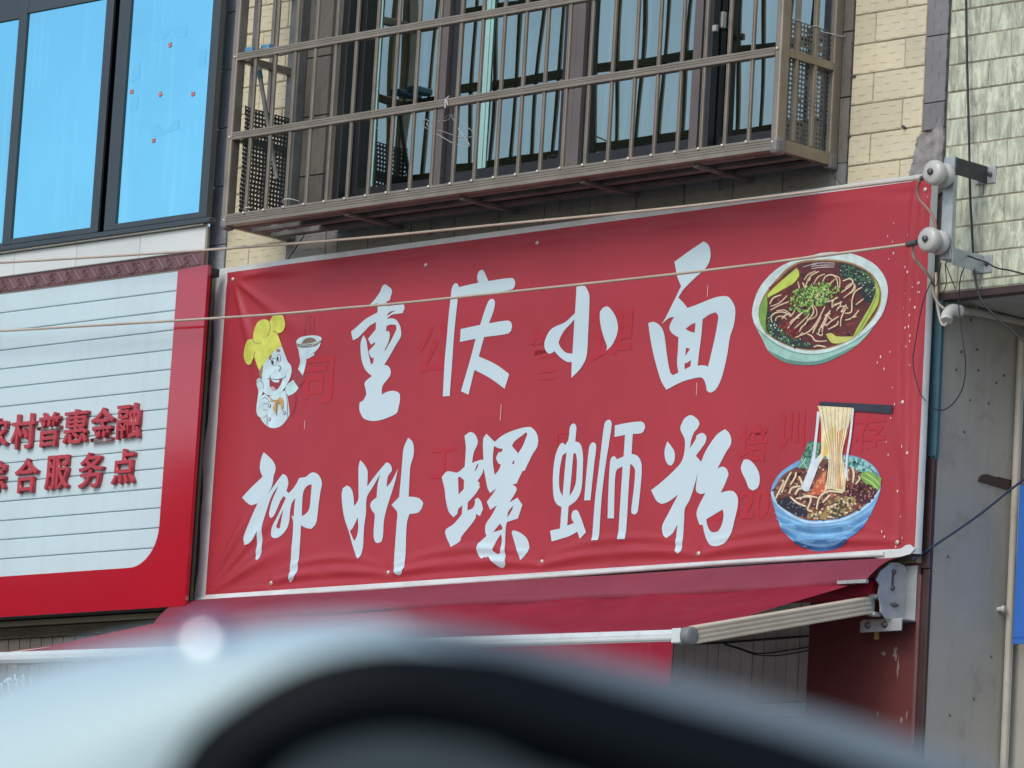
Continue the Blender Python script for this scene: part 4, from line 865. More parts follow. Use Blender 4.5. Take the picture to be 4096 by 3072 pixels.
P2.poly([(465,495),(500,475),(600,490),(565,640),(480,740),(372,745),(400,640),(440,570)], ink('lefleaf', (96,150,124))); P2.many(scatter([(465,495),(500,475),(600,490),(565,640),(480,740),(372,745),(400,640)], 30, 8, 22), ink('lefleaf2', (52,100,84)))
P2.strokes([[(400,650),(430,700),(460,760)], [(370,745),(420,690),(450,640)]], ink('lefhi', (170,214,206)), 12)
P2.poly([(150,1090),(270,1040),(440,1150),(470,1262),(320,1212),(190,1140)], ink('fungus', (38,36,48))); P2.many(scatter([(150,1090),(270,1040),(440,1150),(470,1262),(320,1212)], 14, 5, 16), ink('fungus2', (120,130,160)))
beans = [(860,920),(1000,880),(1160,970),(1150,1040),(1060,1110),(960,1100),(880,1000)]
P2.many(scatter(beans, 60, 16, 30), ink('bean', (72,34,40))); P2.many(scatter(beans, 26, 6, 12), ink('beanhi', (190,130,130)))
P2.poly([(520,960),(600,820),(660,765),(650,980),(600,1020),(480,1022)], ink('tofu', (188,92,62))); P2.many(scatter([(520,960),(600,820),(660,765),(650,980),(480,1020)], 36, 6, 16), ink('tofu2', (222,160,110)))
cashew = [(480,1240),(640,1150),(720,1060),(940,1050),(960,1120),(900,1200),(720,1260),(560,1270)]
P2.many(scatter(cashew, 60, 14, 32), ink('nut', (150,130,84))); P2.many(scatter(cashew, 40, 10, 20), ink('nut2', (214,202,160))); P2.many(scatter(cashew, 24, 10, 24), ink('nut3', (70,72,48)))
n2 = [[(280,1010),(310,950),(400,930)],[(560,1170),(590,1050),(680,985),(830,1000)],[(350,1060),(480,1040),(500,1080),(470,1170),(520,1190)],[(620,1100),(700,1020)],[(140,1060),(190,960),(230,880)],[(200,1000),(260,860),(300,790)],[(290,1040),(360,1100),(450,1140)],[(340,1020),(380,960),(460,960)],[(390,1070),(450,1030),(570,1050)],[(290,920),(340,840),(350,790)],[(380,830),(410,900),(420,940)],[(930,900),(940,800),(920,740)],[(960,910),(1000,860),(990,830)],[(880,880),(870,800),(890,760)]]
P2.strokes(n2, ink('noodle', (212,192,150)), 22); P2.strokes([[(x-3, y-3) for x, y in l] for l in n2], ink('noodlehi', (226,218,190)), 8)
P2.poly([(565,170),(598,170),(560,500),(545,660),(640,560),(590,700),(480,980),(440,985),(400,945),(470,780),(510,640),(545,400)], ink('whitenood', (206,220,224)))
P2.poly([(570,112),(700,112),(940,135),(935,180),(850,420),(822,600),(860,800),(852,985),(830,995),(700,960),(640,980),(690,700),(640,600),(600,700),(610,400),(595,200)], ink('sheaf', (226,216,168)))
P2.poly([(680,450),(850,330),(835,480),(795,640),(825,960),(770,960),(725,700)], ink('sheafor', (206,146,70))); P2.poly([(640,400),(760,300),(760,440),(700,560),(620,660),(640,520)], ink('sheafy', (214,190,100)))
P2.strokes([[(600+dx, 118+dx*.02), (640+dx*.75, 380), (690+dx*.42, 620), (660+dx*.62, 960)] for dx in range(0, 330, 33)], ink('sheafln', (240,234,206)), 9)
P2.strokes([[(615+dx, 122+dx*.02), (655+dx*.72, 380), (700+dx*.4, 620), (672+dx*.6, 960)] for dx in range(0, 310, 44)], ink('sheafdk', (184,150,84)), 6)
P2.strokes([[(932,150),(905,420),(872,640),(862,850)]], ink('whitenood', (206,220,224)), 22, 1)
P2.poly([(590,68),(1338,105),(1328,192),(945,166),(935,132),(590,112)], ink('chop', (46,50,62)), smooth=False)
P2.build()

# --- plain cook figure holding a bowl
P3 = Print('cook_print', .3015, 960, 1240)
W_ = ink('cookwhite', (196,222,226)); DK = ink('cookline', (62,62,60))
P3.poly([(275,1440),(365,1400),(385,1150),(430,1140),(560,1080),(612,1068),(640,1200),(662,1390),(630,1440),(560,1530),(460,1570),(370,1545),(310,1490)], W_)
P3.poly([(620,1000),(712,925),(780,1035),(720,1105),(640,1140),(600,1070)], ink('cuff', (186,220,220)))
P3.poly([(720,820),(790,800),(835,868),(870,860),(860,930),(780,1035),(712,925)], ink('sleeve', (150,58,66)))
P3.poly([(800,650),(882,650),(875,720),(835,868),(770,785),(795,720)], W_)
P3.poly([(775,500),(800,540),(850,580),(900,596),(990,575),(990,598),(900,645),(800,655),(788,600)], W_)
P3.poly([(752,410),(800,370),(900,345),(1020,340),(1085,365),(1085,410),(1050,500),(980,570),(900,596),(840,585),(790,530),(760,490)], W_)
P3.poly([(815,452),(860,395),(930,365),(990,380),(1025,415),(950,442)], ink('cooknoodle', (132,116,96)))
P3.strokes([[(840,440),(900,385)], [(880,440),(930,375)], [(920,440),(960,375)], [(960,435),(990,390)]], DK, 5)
P3.poly([(755,445),(850,460),(1000,440),(1085,400),(1082,432),(1000,482),(850,502),(760,490)], ink('cookband', (120,118,106))); P3.many([ell(770+i*22, 475+4*math.sin(i)-(i > 7)*(i-7)*7, 6, 8, 6) for i in range(14)], W_)
P3.poly([(320,720),(400,600),(490,520),(560,485),(600,590),(640,690),(680,740),(690,810),(670,900),(620,1000),(560,1080),(480,1130),(400,1135),(330,1100),(300,1000),(300,900)], W_)
P3.poly([(235,930),(270,900),(300,940),(325,1000),(320,1080),(290,1150),(340,1115),(380,1150),(385,1230),(380,1330),(360,1400),(300,1440),(240,1400),(222,1320),(240,1180),(255,1080),(232,990)], W_)
P3.strokes([[(300,1180),(345,1165),(380,1190)], [(308,1255),(350,1240),(382,1250)], [(315,1335),(355,1325),(380,1335)], [(235,960),(275,940),(315,975),(322,1050)], [(365,1400),(368,1540)], [(610,1075),(630,1220),(635,1430)], [(385,1215),(415,1215)]], DK, 7)
P3.poly([(270,805),(318,740),(310,830),(290,910),(275,870)], ink('cookhair', (150,128,96)))
P3.poly([(270,805),(235,720),(205,620),(160,720),(120,730),(80,700),(55,620),(60,530),(90,450),(130,400),(185,390),(188,290),(215,200),(260,145),(320,125),(370,135),(395,160),(440,90),(500,68),(575,70),(605,130),(612,200),(590,260),(550,300),(500,310),(530,390),(560,480),(490,520),(400,600),(320,720)], ink('cookhat', (206,212,92)))
P3.strokes([[(395,160),(405,230),(390,310),(360,355)], [(185,390),(200,430),(240,450),(275,440)], [(442,275),(500,310)], [(220,555),(205,600),(203,625)]], DK, 7)
P3.poly([(400,905),(470,925),(570,915),(540,1000),(500,1050),(450,1075),(405,1020)], ink('cookmouth', (146,52,62))); P3.poly([(415,915),(470,930),(530,930),(520,962),(450,955)], W_); P3.poly([(410,1025),(445,1012),(480,1050),(455,1072),(425,1055)], ink('cooktongue', (208,170,176)))
for cx_, cy_, rx, ry in ((457, 690, 37, 52), (521, 640, 29, 50)):
    P3.poly(ell(cx_, cy_, rx, ry), DK); P3.poly(ell(cx_+1, cy_, rx-6, ry-6), W_)
P3.poly(ell(440, 698, 17, 28), DK); P3.poly(ell(509, 650, 13, 28), DK); P3.poly(ell(408, 627, 17, 36, rot=.3), ink('cookhair', (150,128,96))); P3.poly(ell(515, 538, 26, 18, rot=-.2), ink('cookhair', (150,128,96)))
P3.strokes([[(510,745),(540,745),(545,780),(525,800),(540,825)], [(370,920),(402,905),(412,862)], [(402,905),(480,925),(580,905),(610,885),(605,862)]], DK, 7)
P3.poly([(400,1150),(440,1190),(500,1200),(530,1160),(570,1170),(585,1240),(570,1345),(540,1240),(500,1250),(495,1400),(445,1300),(480,1220),(420,1210)], ink('cookscarf', (196,158,88))); P3.strokes([[(500,1200),(545,1235)], [(480,1225),(500,1255),(495,1395)], [(405,1155),(445,1195),(500,1205)]], DK, 5)
for cx_, cy_ in ((405, 1268), (402, 1447), (598, 1362)): P3.poly(ell(cx_, cy_, 15, 24), DK); P3.poly(ell(cx_, cy_, 10, 18), W_)
P3.strokes([[(880,90),(885,180),(870,250),(865,330)], [(940,60),(920,130),(942,220),(920,310)], [(1000,80),(980,150),(992,220),(990,310)], [(745,1110),(740,1230),(705,1350),(665,1400)]], ink('steam', (140,48,60)), 7)
P3.build()
# flecks where the print has chipped
fl = []
for x, y in ((90,80),(150,172),(325,368),(350,358),(222,438),(322,528),(350,528),(88,560),(186,658),(66,805),(276,805),(170,940),(158,1142),(112,1168),(184,1305),(175,1400),(125,1500)): fl.append(zm(x, y, .2242, 3600, 1050))
for x, y in ((222, 28), (86, 100), (38, 186), (139, 277), (515, 222), (260, 552), (293, 800), (235, 1005), (168, 1355), (200, 1548), (495, 1520), (415, 1425)): fl.append(zm(x, y, .2713, 3500, 1400))
for x, y in ((437, 440), (372, 797), (112, 1022), (150, 1097), (300, 1240), (432, 1120), (330, 420)): fl.append(zm(x, y, .2713, 3500, 1850))
for x, y in ((780, 690), (280, 1080), (190, 1272), (490, 1258), (262, 1352), (275, 1520), (205, 1608)): fl.append(zm(x, y, .2713, 3500, 600))
mb = bpy.data.meshes.new('m'); V = []; Fc = []
for px, py in fl:
    p = at(px, py, YB); r = random.uniform(.0022, .0042); k = len(V)
    for a in range(6): V.append((p.x+r*.8*math.cos(a*math.pi/3), p.z+r*1.4*math.sin(a*math.pi/3), 0))
    Fc.append(tuple(range(k, k+6)))
for px, py, l in ((2832, 1165, .02), (2789, 1556, .022), (2006, 1650, .03), (1220, 1700, .016)):
    p = at(px, py, YB); k = len(V); V += [(p.x-.0012, p.z-l, 0), (p.x+.0012, p.z-l, 0), (p.x+.0014, p.z+l, 0), (p.x-.001, p.z+l, 0)]; Fc.append((k, k+1, k+2, k+3))
mb.from_pydata(V, [], Fc); drape(mb, .0030, 0, [ink('fleck', (226, 196, 196))], 'paint_fleck', ban)['kind'] = 'stuff'

# ------------------------------------------------------------------ left-hand shop: window, stone band, frieze, sign
lb = thing('stone_banded_building', 'left building edge with white stone band and brown scroll frieze', 'building', (-2.4, 0, 0))
YL = -.08
b = MB(); b.box(-4.2, -1.632, YL+.0125, YL+.022, 3.431, 4.9205); b.box(-4.2, -1.76, YL+.0225, .3, 3.431, 4.92)
b.build('wall', MT['core'], lb)
b = MB(); b.box(-4.2, -1.70, .02, .3, 0, 3.2); b.build('lower_wall', MT['core'], lb)
xs = [-3.55, -3.16, -2.775, -2.393, -2.012, -1.631]
for x0, x1 in zip(xs, xs[1:]):
    mb = MB(); mb.box(x0+.0012, x1-.0012, YL, YL+.012, 4.8285, 4.919); mb.build('stone_tile', MT['whitestone'], lb, bevel=.001)
b = MB(); b.box(-4.2, -1.6315, YL-.018, YL+.012, 4.9215, 4.9275); b.build('ledge', MT['plaster'], lb)
# scroll frieze tiles: two scrolls to a tile, all raised from the clay
def scroll_tile():
    mb = MB(); W, H = .197, .062
    mb.box(-W/2, W/2, .004, .012, -H/2, H/2)
    def rib(pts, w, h0=.0035, n=6):
        C = curve_pts([(x, z, 0) for x, z in pts], n); L_ = []
        for i, p in enumerate(C):
            t = (C[min(i+1, len(C)-1)]-C[max(i-1, 0)]).normalized(); nn = Vector((-t.y, t.x, 0)); L_.append((p+nn*w/2, p, p-nn*w/2))
        k = len(L_)
        vs = [(q.x, .004 if m != 1 else .004-h0, q.y) for l in L_ for m, q in enumerate(l)]
        mb.add(vs, [(3*i, 3*i+3, 3*i+4, 3*i+1) for i in range(k-1)] + [(3*i+1, 3*i+4, 3*i+5, 3*i+2) for i in range(k-1)], 0, True)
    rib([(-W/2, .0285), (W/2, .0285)], .005, .003, 2); rib([(-W/2, -.0285), (W/2, -.0285)], .004, .002, 2)
    for ox in (-W/4, W/4):
        rib([(ox-.048, -.020), (ox-.038, -.006), (ox-.020, .018), (ox-.004, .019), (ox+.014, .0), (ox+.030, -.018), (ox+.046, -.020)], .010, .005)
        rib([(ox-.047, -.016), (ox-.049, .004), (ox-.036, .018), (ox-.020, .010), (ox-.022, -.006), (ox-.034, -.008), (ox-.036, .003), (ox-.029, .004)], .0055, .0055)
        rib([(ox+.016, .024), (ox+.030, .014), (ox+.046, -.004)], .004, .003)
        rib([(ox-.044, -.025), (ox-.030, -.018), (ox-.020, -.023), (ox-.008, -.016), (ox+.004, -.023), (ox+.020, -.022)], .0045, .0035)
    return mb.mesh('frieze_tile', MT['frieze'])
ft = scroll_tile()
for i in range(10):
    x = -1.848+.0985 - i*.200
    o = link_mesh('frieze_tile', ft, lb, (x-.0985+.098, YL, 4.793))
mb = MB(); mb.box(-1.648, -1.632, YL+.001, YL+.012, 4.762, 4.824); mb.build('frieze_tile', MT['frieze'], lb)
b = MB(); b.box(-4.2, -1.632, YL, YL+.012, 4.826-.0005, 4.8275); b.box(-4.2, -1.632, YL+.002, YL+.012, 4.745, 4.7605); b.build('mortar_line', MT['core'], lb)

lw = thing('blue_window', 'dark grey framed sliding window with mirror blue glass at upper left', 'window', (-2.4, -.08, 4.93))
YW = -.10
b = MB(); b.box(-4.2, -1.585, YW-.006, YW+.028, 4.9285, 4.948); b.build('sill_rail', MT['alu'], lw, bevel=.002)
b = MB(); b.box(-1.632, -1.609, YW-.004, YW+.026, 4.949, 7); b.build('outer_jamb', MT['alu'], lw, bevel=.002)
b = MB(); b.box(-4.2, -1.64, YW+.075, YW+.085, 4.949, 7); b.v = [Vector((min(v.x, -1.70), v.y, v.z)) for v in b.v]; b.build('dark_room', MT['gap'], lw)
def lsash(x0, x1, y, s0, s1, gx, d=.013):
    b = MB(); z0 = 4.9505
    b.box(x0, x0+s0, y, y+d, z0, 7); b.box(x1-s1, x1, y, y+d, z0, 7); b.box(x0+s0, x1-s1, y+.0015, y+d-.001, z0, 4.975)
    b.box(x0+s0, x1-s1, y+.0015, y+d-.001, 5.905, 6.06) if gx else None
    o = b.build('sash', MT['alu'], lw, bevel=.0025)
    b = MB(); b.add([(x0+s0-.002, y+.009, 4.974), (x1-s1+.002, y+.009, 4.974), (x1-s1+.002, y+.009, 7), (x0+s0-.002, y+.009, 7)], [(0, 1, 2, 3)])
    b.build('pane', MT['blueglass'], o); return o
lsash(-3.55, -2.845, YW+.042, .03, .028, 1)
sA = lsash(-2.838, -2.252, YW, .050, .046, 1)
sB = lsash(-2.215, -1.634, YW, .066, .026, 0)
b = MB(); b.box(-2.248, -2.219, YW+.045, YW+.07, 4.95, 7); b.build('gap_strip', MT['gap'], lw)
for px, py, r in ((680, 180, .3), (526, 367, 0), (641, 377, .5), (772, 376, .1), (614, 563, .05)):
    p = at(px, py, YW+.008); mb = MB(); h = .0085; c, s_ = math.cos(r), math.sin(r)
    pl = [(p.x+c*u*h-s_*v*h, p.z+s_*u*h+c*v*h) for u, v in ((-1, -1), (1, -1), (1, 1), (-1, 1))]; mb.prism(pl, YW+.0065, YW+.0088); mb.build('tape_square', MT['tape'], sB)

for pts_ in ([(925,172),(1130,152),(1125,222),(1075,232),(1030,180),(985,240),(928,245)], [(905,765),(955,748),(990,800),(1045,735),(1080,715),(1078,775),(985,815),(912,828)], [(790,590),(835,582),(830,660),(780,680)], [(800,420),(845,375),(840,470),(790,500)], [(1200,320),(1245,295),(1240,400),(1195,410)]):
    pl = [(lambda q: (q.x, q.z))(at(x*.6632, y*.6632, YW+.0088)) for x, y in pts_]; mb = MB(); mb.add([(x, YW+.0086, z) for x, z in pl], [tuple(range(len(pl)))]); mb.build('film_mark', MT['filmmark'], sB)
# raised sign with white slats, red border and red characters
sg = thing('slatted_sign', 'white slatted fascia sign with glossy red border and red raised characters', 'shop sign', (-2.5, -.15, 3.43))
YS = -.15
P = .0768; z = 4.736; k = 0
while z > 3.60:
    z0 = max(3.56, z-P); mb = MB()
    # folded lip at the bottom of each slat catches the light
    mb.profx([(YS+.03, z0+.0016), (YS+.005, z0+.0016), (YS+.001, z0+.004), (YS+.0005, z0+.011), (YS, z-.004), (YS+.003, z-.001), (YS+.03, z-.001)], -4.2, -1.676); mb.build('slat', MT['slat'], sg)
    z -= P; k += 1
b = MB(); b.box(-4.2, -1.66, YS+.031, YS+.04, 3.45, 4.735); b.build('backing', MT['gap'], sg)
# red border: right upright, rounded inside corner, bottom band
R_ = .155; cxr, czr = -1.687-R_, 3.588+R_
inner = [(-1.682, 4.737)] + [(cxr+R_*math.cos(-a), czr+R_*math.sin(-a)) for a in [math.radians(t) for t in range(0, 91, 9)]] + [(-4.2, 3.588)]
outer = [(-4.2, 3.427), (-1.512, 3.427), (-1.510, 4.742)]
b = MB(); pl = inner+outer; me = fill2d([[(x, z) for x, z in pl]], depth=.006)
pl_ = wloc(sg)
for v in me.vertices: v.co = Vector((v.co.x, YS-.008+v.co.z, v.co.y))-pl_
bm = bmesh.new(); bm.from_mesh(me); bmesh.ops.remove_doubles(bm, verts=bm.verts, dist=1e-5); bmesh.ops.recalc_face_normals(bm, faces=bm.faces); bm.to_mesh(me); bm.free()
me.materials.append(MT['signred']); link_mesh('red_border', me, sg)
b = MB(); b.box(-1.511, -1.5085, YS-.014, YS+.002, 3.428, 4.741); b.build('side_face', MT['signred'], sg)
b = MB(); b.box(-1.640, -1.590, YS+.041, YS+.080, 3.432, 4.73); b.build('side_tube', MT['blackframe'], sg, bevel=.003)
b = MB(); b.box(-1.606, -1.590, -.066, -.052, 3.44, 4.725); b.build('side_flange', MT['olive'], sg)
b = MB(); b.box(-1.556, -1.520, -.135, -.095, 4.705, 4.736); b.build('end_plug', MT['blackframe'], sg)
row = [('农', -215, 130, 395, 830), ('村', 155, 510, 340, 855), ('普', 530, 875, 315, 825), ('惠', 900, 1265, 275, 775), ('金', 1290, 1645, 245, 745), ('融', 1660, 2020, 190, 710),
       ('综', -260, 100, 1010, 1470), ('合', 205, 550, 970, 1480), ('服', 640, 1000, 930, 1430), ('务', 1120, 1490, 885, 1410), ('点', 1590, 1940, 840, 1355)]
for ch, x0, x1, y0, y1 in row:
    s_ = .2803; ym, xm = (y0+y1)/2, (x0+x1)/2
    a = at(x0*s_, 1560+ym*s_, YS-.02); c = at((x1-26)*s_, 1560+ym*s_, YS-.02); t = at(xm*s_, 1560+y0*s_, YS-.02); d = at(xm*s_, 1560+(y1-18)*s_, YS-.02)
    me = glyph_mesh(ch, .016, .013); vs_ = [v.co.copy() for v in me.vertices]
    gx0, gx1 = min(v.x for v in vs_), max(v.x for v in vs_); gy0, gy1 = min(v.y for v in vs_), max(v.y for v in vs_)
    for v in me.vertices: v.co = Vector((a.x+(v.co.x-gx0)/(gx1-gx0)*(c.x-a.x), YS-.011-v.co.z*.6, d.z+(v.co.y-gy0)/(gy1-gy0)*(t.z-d.z)))-pl_
    bm = bmesh.new(); bm.from_mesh(me); bmesh.ops.remove_doubles(bm, verts=bm.verts, dist=1e-5); bmesh.ops.recalc_face_normals(bm, faces=bm.faces); bm.to_mesh(me); bm.free()
    me.materials.clear(); me.materials.append(MT['letter']); link_mesh('raised_character', me, sg)

# shutter box and ribbed panels below the left sign
sh = thing('roller_shutter', 'olive shutter box with ribbed metal panels below the left sign', 'shutter', (-2.6, -.05, 3.2))
b = MB(); b.box(-4.2, -1.50, -.075, .0, 3.402, 3.424); b.build('beam', MT['olive'], sh, bevel=.003)
b = MB()
for i in range(6): b.profx([(-.02, 3.398-i*.0068), (-.055, 3.398-i*.0068), (-.062, 3.3955-i*.0068), (-.055, 3.3925-i*.0068), (-.02, 3.3925-i*.0068)], -4.2, -1.50)
b.build('ridge', MT['olive'], sh)
pm = MB(); w = .0665; pr = []; nrib = 5
xs = [-w/2+.002+(w-.004)*i/(nrib*4) for i in range(nrib*4+1)]
pm.add([(x, -.0045*max(0, math.sin(2*math.pi*i/4+.4)), 0) for i, x in enumerate(xs)] + [(x, -.0045*max(0, math.sin(2*math.pi*i/4+.4)), -.42) for i, x in enumerate(xs)], [(i, i+1, i+1+len(xs), i+len(xs)) for i in range(len(xs)-1)])
pme = pm.mesh('panel', MT['ribbed'])
for i in range(40): link_mesh('panel', pme, sh, (-1.52-i*w, -.035, 3.357))
b = MB(); b.box(-4.2, -1.50, -.028, -.02, 2.9, 3.40); b.build('backing', MT['gap'], sh)

bs = thing('blue_signboard', 'blue signboard with white brush lettering low at the left edge under the awning', 'sign', (-2.8, -.25, 2.9))
b = MB(); b.box(-4.2, -2.47, -.26, -.24, 2.75, 3.17); b.build('board', ink('bsign', (70, 120, 175)), bs)
b = MB(); b.tube([(-4.2, -.262, 3.172), (-2.47, -.262, 3.172)], .005, 8); b.build('edge_tube', MT['steeltube'], bs)
strk = [[(60,760),(110,700),(180,680),(180,720)], [(120,720),(150,800),(155,900)], [(200,790),(230,750),(320,700)], [(255,600),(262,700),(275,800)], [(215,740),(300,760),(290,830)], [(350,760),(385,690),(430,650)], [(405,600),(400,720),(410,860)], [(370,680),(430,690)], [(530,650),(545,730),(550,840)], [(0,770),(25,800),(20,900)]]
b = MB()
for ln in strk:
    C = curve_pts([Vector((*[q for q in (at(*zm(x, y, .226, 0, 2560), -.263).x, at(*zm(x, y, .226, 0, 2560), -.263).z)], 0)) for x, y in ln], 4)
    L_ = []
    for i, p in enumerate(C):
        t = (C[min(i+1, len(C)-1)]-C[max(i-1, 0)]).normalized(); nn = Vector((-t.y, t.x, 0)); L_.append((p+nn*.0045, p-nn*.0045))
    b.add([(q.x, -.2615, q.y) for l in L_ for q in l], [(2*i, 2*i+1, 2*i+3, 2*i+2) for i in range(len(L_)-1)])
b.build('lettering', MT['printwhite'], bs)

# ------------------------------------------------------------------ awning
aw = thing('folding_awning', 'crimson folding-arm awning with white front bar over the noodle shop', 'awning', (.15, -.1, 3.4))
NXa, NYa = 140, 24
def hood_pt(u, v):
    x = -1.60+(1.945+1.60)*u; x += (-.02*v if u > .98 else 0)
    y = -.062-.012 + (-.155)*v; z = 3.462 - .010*u*0 - .018*v - .078*v*v + .0018*math.sin(17*u+3*v) + .0025*math.sin(41*u)*v - .004*math.sin(9*u+1)*v
    return (x, y, z)
b = MB(); vs = [hood_pt(i/NXa, j/10) for i in range(NXa+1) for j in range(11)]
vs += [(p[0], p[1]+.008, p[2]-.014) for p in [hood_pt(i/NXa, 1) for i in range(NXa+1)]]; n1 = (NXa+1)*11
b.add(vs, [(i*11+j, (i+1)*11+j, (i+1)*11+j+1, i*11+j+1) for i in range(NXa) for j in range(10)] + [(i*11+10, (i+1)*11+10, n1+i+1, n1+i) for i in range(NXa)], 0, True)
b.build('hood', MT['hood'], aw)
b = MB(); b.tube([(-1.60, -.125, 3.352), (1.88, -.125, 3.352)], .034, 14); b.build('roller', MT['awning'], aw)
Rr, Rl = Vector((1.866, -1.02, 3.086)), Vector((-1.70, -.905, 3.147))
def fab(u, v):                                         # u along the front, v from roller to bar
    a = Vector((1.845, -.165, 3.374)); c = Vector((-1.62, -.165, 3.374)); root = c.lerp(a, u); e = Rl.lerp(Rr, u); e = Vector((e.x-.005, e.y, e.z+.02))
    p = root.lerp(e, v); p.z -= .020*math.sin(math.pi*v)*(.5+.5*abs(2*u-1)) - .010*math.sin(math.pi*v)
    p.z += .006*math.exp(-v/.3)*math.sin(34*u+2*math.sin(9*u)) + .003*math.sin(12*u+6*v)*math.sin(math.pi*v)
    p.z += .010*math.exp(-(((u-.78)-.18*(v-.3))/.012)**2)*math.exp(-((v-.35)/.3)**2) + .007*math.exp(-(((u-.70)-.25*(v-.3))/.014)**2)*math.exp(-((v-.4)/.3)**2)
    return p
b = MB(); b.add([fab(i/NXa, j/NYa) for i in range(NXa+1) for j in range(NYa+1)], [(i*(NYa+1)+j, (i+1)*(NYa+1)+j, (i+1)*(NYa+1)+j+1, i*(NYa+1)+j+1) for i in range(NXa) for j in range(NYa)], 0, True)
b.build('fabric', MT['awning'], aw)
b = MB(); d = (Rr-Rl).normalized()
prof = []
for k in range(24):
    a = 2*math.pi*k/24; r = .0225*(1-.06*(k % 3 == 0)); prof.append((math.cos(a)*r*.8, math.sin(a)*r))
n = len(prof)
b.add([Rl+Vector((0, py, pz)) for py, pz in prof]+[Rr-d*.012+Vector((0, py, pz)) for py, pz in prof], [(k, (k+1) % n, (k+1) % n+n, k+n) for k in range(n)])
b.build('front_bar', MT['bar'], aw)
b = MB(); b.lathe([(0, 0), (.026, 0), (.029, .003), (.029, .030), (.026, .034), (.012, .036), (0, .036)], Rr-d*.012, (1, 0, 0), 24); b.build('end_cap', MT['greyplastic'], aw)
b = MB(); b.box(Rr.x-.055, Rr.x-.015, Rr.y-.021, Rr.y+.018, Rr.z-.0235, Rr.z+.0245); b.build('joint_block', MT['bar'], aw, bevel=.004)
b = MB()
NV = 12
def val(u, v):
    p = (Rl+(Rr-Rl)*.16).lerp(Rr-d*.05, u); return Vector((p.x, p.y-.016+.010*math.sin(40*u+1.5)*v+.006*math.sin(17*u)*v, p.z-.018-.27*v+.010*math.sin(31*u)*(v > .9)))
b.add([val(i/120, j/NV) for i in range(121) for j in range(NV+1)], [(i*(NV+1)+j, (i+1)*(NV+1)+j, (i+1)*(NV+1)+j+1, i*(NV+1)+j+1) for i in range(120) for j in range(NV)], 0, True)
b.build('valance', MT['awning'], aw)
# ribbed arms, seen from the side as four light flutes
def arm(x, A, E):
    b = MB(); a, e = Vector((x, *A)), Vector((x, *E)); dd = (e-a).normalized(); up = Vector((1, 0, 0)).cross(dd)
    if up.z < 0: up = -up
    h = .030; pr = []
    for k in range(4):
        s0 = -h+2*h*k/4; pr += [(.0085, s0+.0012), (.0135, s0+.0040), (.0140, s0+.0095), (.0085, s0+.0132)]
    pr = pr + [(-.012, h), (-.012, -h)]
    n = len(pr); vs = [q + Vector((px, 0, 0)) + up*pz for q in (a, e) for px, pz in pr]
    b.add(vs, [(k, (k+1) % n, (k+1) % n+n, k+n) for k in range(n)] + [tuple(range(n)), tuple(range(2*n-1, n-1, -1))])
    return b.build('arm', MT['arm'], aw)
arm(1.872, (-.155, 3.292), (-1.005, 3.090)); arm(-1.60, (-.12, 3.31), (-.9, 3.14))
# bracket cluster on the pillar
b = MB()
prb = [(-.062, 3.445), (-.10, 3.440), (-.150, 3.405), (-.168, 3.375), (-.150, 3.36), (-.155, 3.325), (-.142, 3.30), (-.138, 3.27), (-.112, 3.252), (-.03, 3.252), (-.012, 3.262), (-.012, 3.42), (-.03, 3.44)]
b.profx(prb, 1.908, 1.914); b.box(1.904, 1.955, -.012, -.0035, 3.255, 3.44)
b.build('bracket_plate', MT['bracket'], aw)
b = MB()
for y, z, r in ((-.085, 3.41, .010), (-.088, 3.357, .010), (-.075, 3.302, .009), (-.060, 3.302, .004), (-.092, 3.303, .004)): b.lathe([(r, 0), (r*.9, .006), (r*.5, .009), (0, .009)], (1.914, y, z), (1, 0, 0), 8)
b.profx([(-.093, 3.352), (-.082, 3.352), (-.082, 3.412), (-.093, 3.412)], 1.914, 1.9155)
b.build('bracket_bolt', MT['bolt'], aw)
b = MB(); b.box(1.78, 1.957, -.085, -.077, 3.214, 3.252); b.box(1.78, 1.957, -.0765, -.003, 3.2515, 3.2575); b.build('base_bar', MT['bracket'], aw, bevel=.0015)
b = MB()
for x in (1.815, 1.888): b.lathe([(.013, 0), (.012, .003), (.008, .003), (.008, .010), (0, .011)], (x, -.085, 3.236), (0, -1, 0), 8)
b.build('base_bolt', MT['bolt'], aw)
b = MB(); b.box(1.862, 1.884, -.175, -.135, 3.268, 3.318); b.box(1.865, 1.895, -.150, -.115, 3.258, 3.272); b.box(1.865, 1.90, -.15, -.11, 3.315, 3.33); b.build('hinge_block', MT['bracket'], aw, bevel=.003)
b = MB(); b.box(1.80, 1.925, -.236, -.221, 3.355, 3.367); b.build('hood_rail', MT['steeltube'], aw, bevel=.001)

# ------------------------------------------------------------------ insulators, cables
XR = 2.155
ir = thing('insulator_rack', 'galvanised wall rack holding two white porcelain spool insulators', 'insulator rack', (XR, -.1, 4.45))
b = MB(); b.box(XR-.023, XR+.014, -.175, -.170, 4.43, 4.775); b.box(XR+.0145, XR+.018, -.175, -.155, 4.43, 4.775); b.box(XR-.027, XR-.0235, -.175, -.155, 4.43, 4.775); b.build('channel', MT['rack'], ir, bevel=.001)
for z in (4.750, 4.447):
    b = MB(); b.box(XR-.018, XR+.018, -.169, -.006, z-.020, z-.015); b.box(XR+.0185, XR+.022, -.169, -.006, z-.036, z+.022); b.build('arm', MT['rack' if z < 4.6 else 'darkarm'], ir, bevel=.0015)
    b = MB(); b.box(XR-.03, XR+.055, -.0055, -.0005, z-.036, z+.024); b.build('foot_plate', MT['rack'], ir, bevel=.0015)
    b = MB(); b.lathe([(.008, 0), (.008, .008), (0, .010)], (XR+.035, -.0055, z-.006), (0, -1, 0), 8); b.build('anchor_bolt', MT['bolt'], ir)
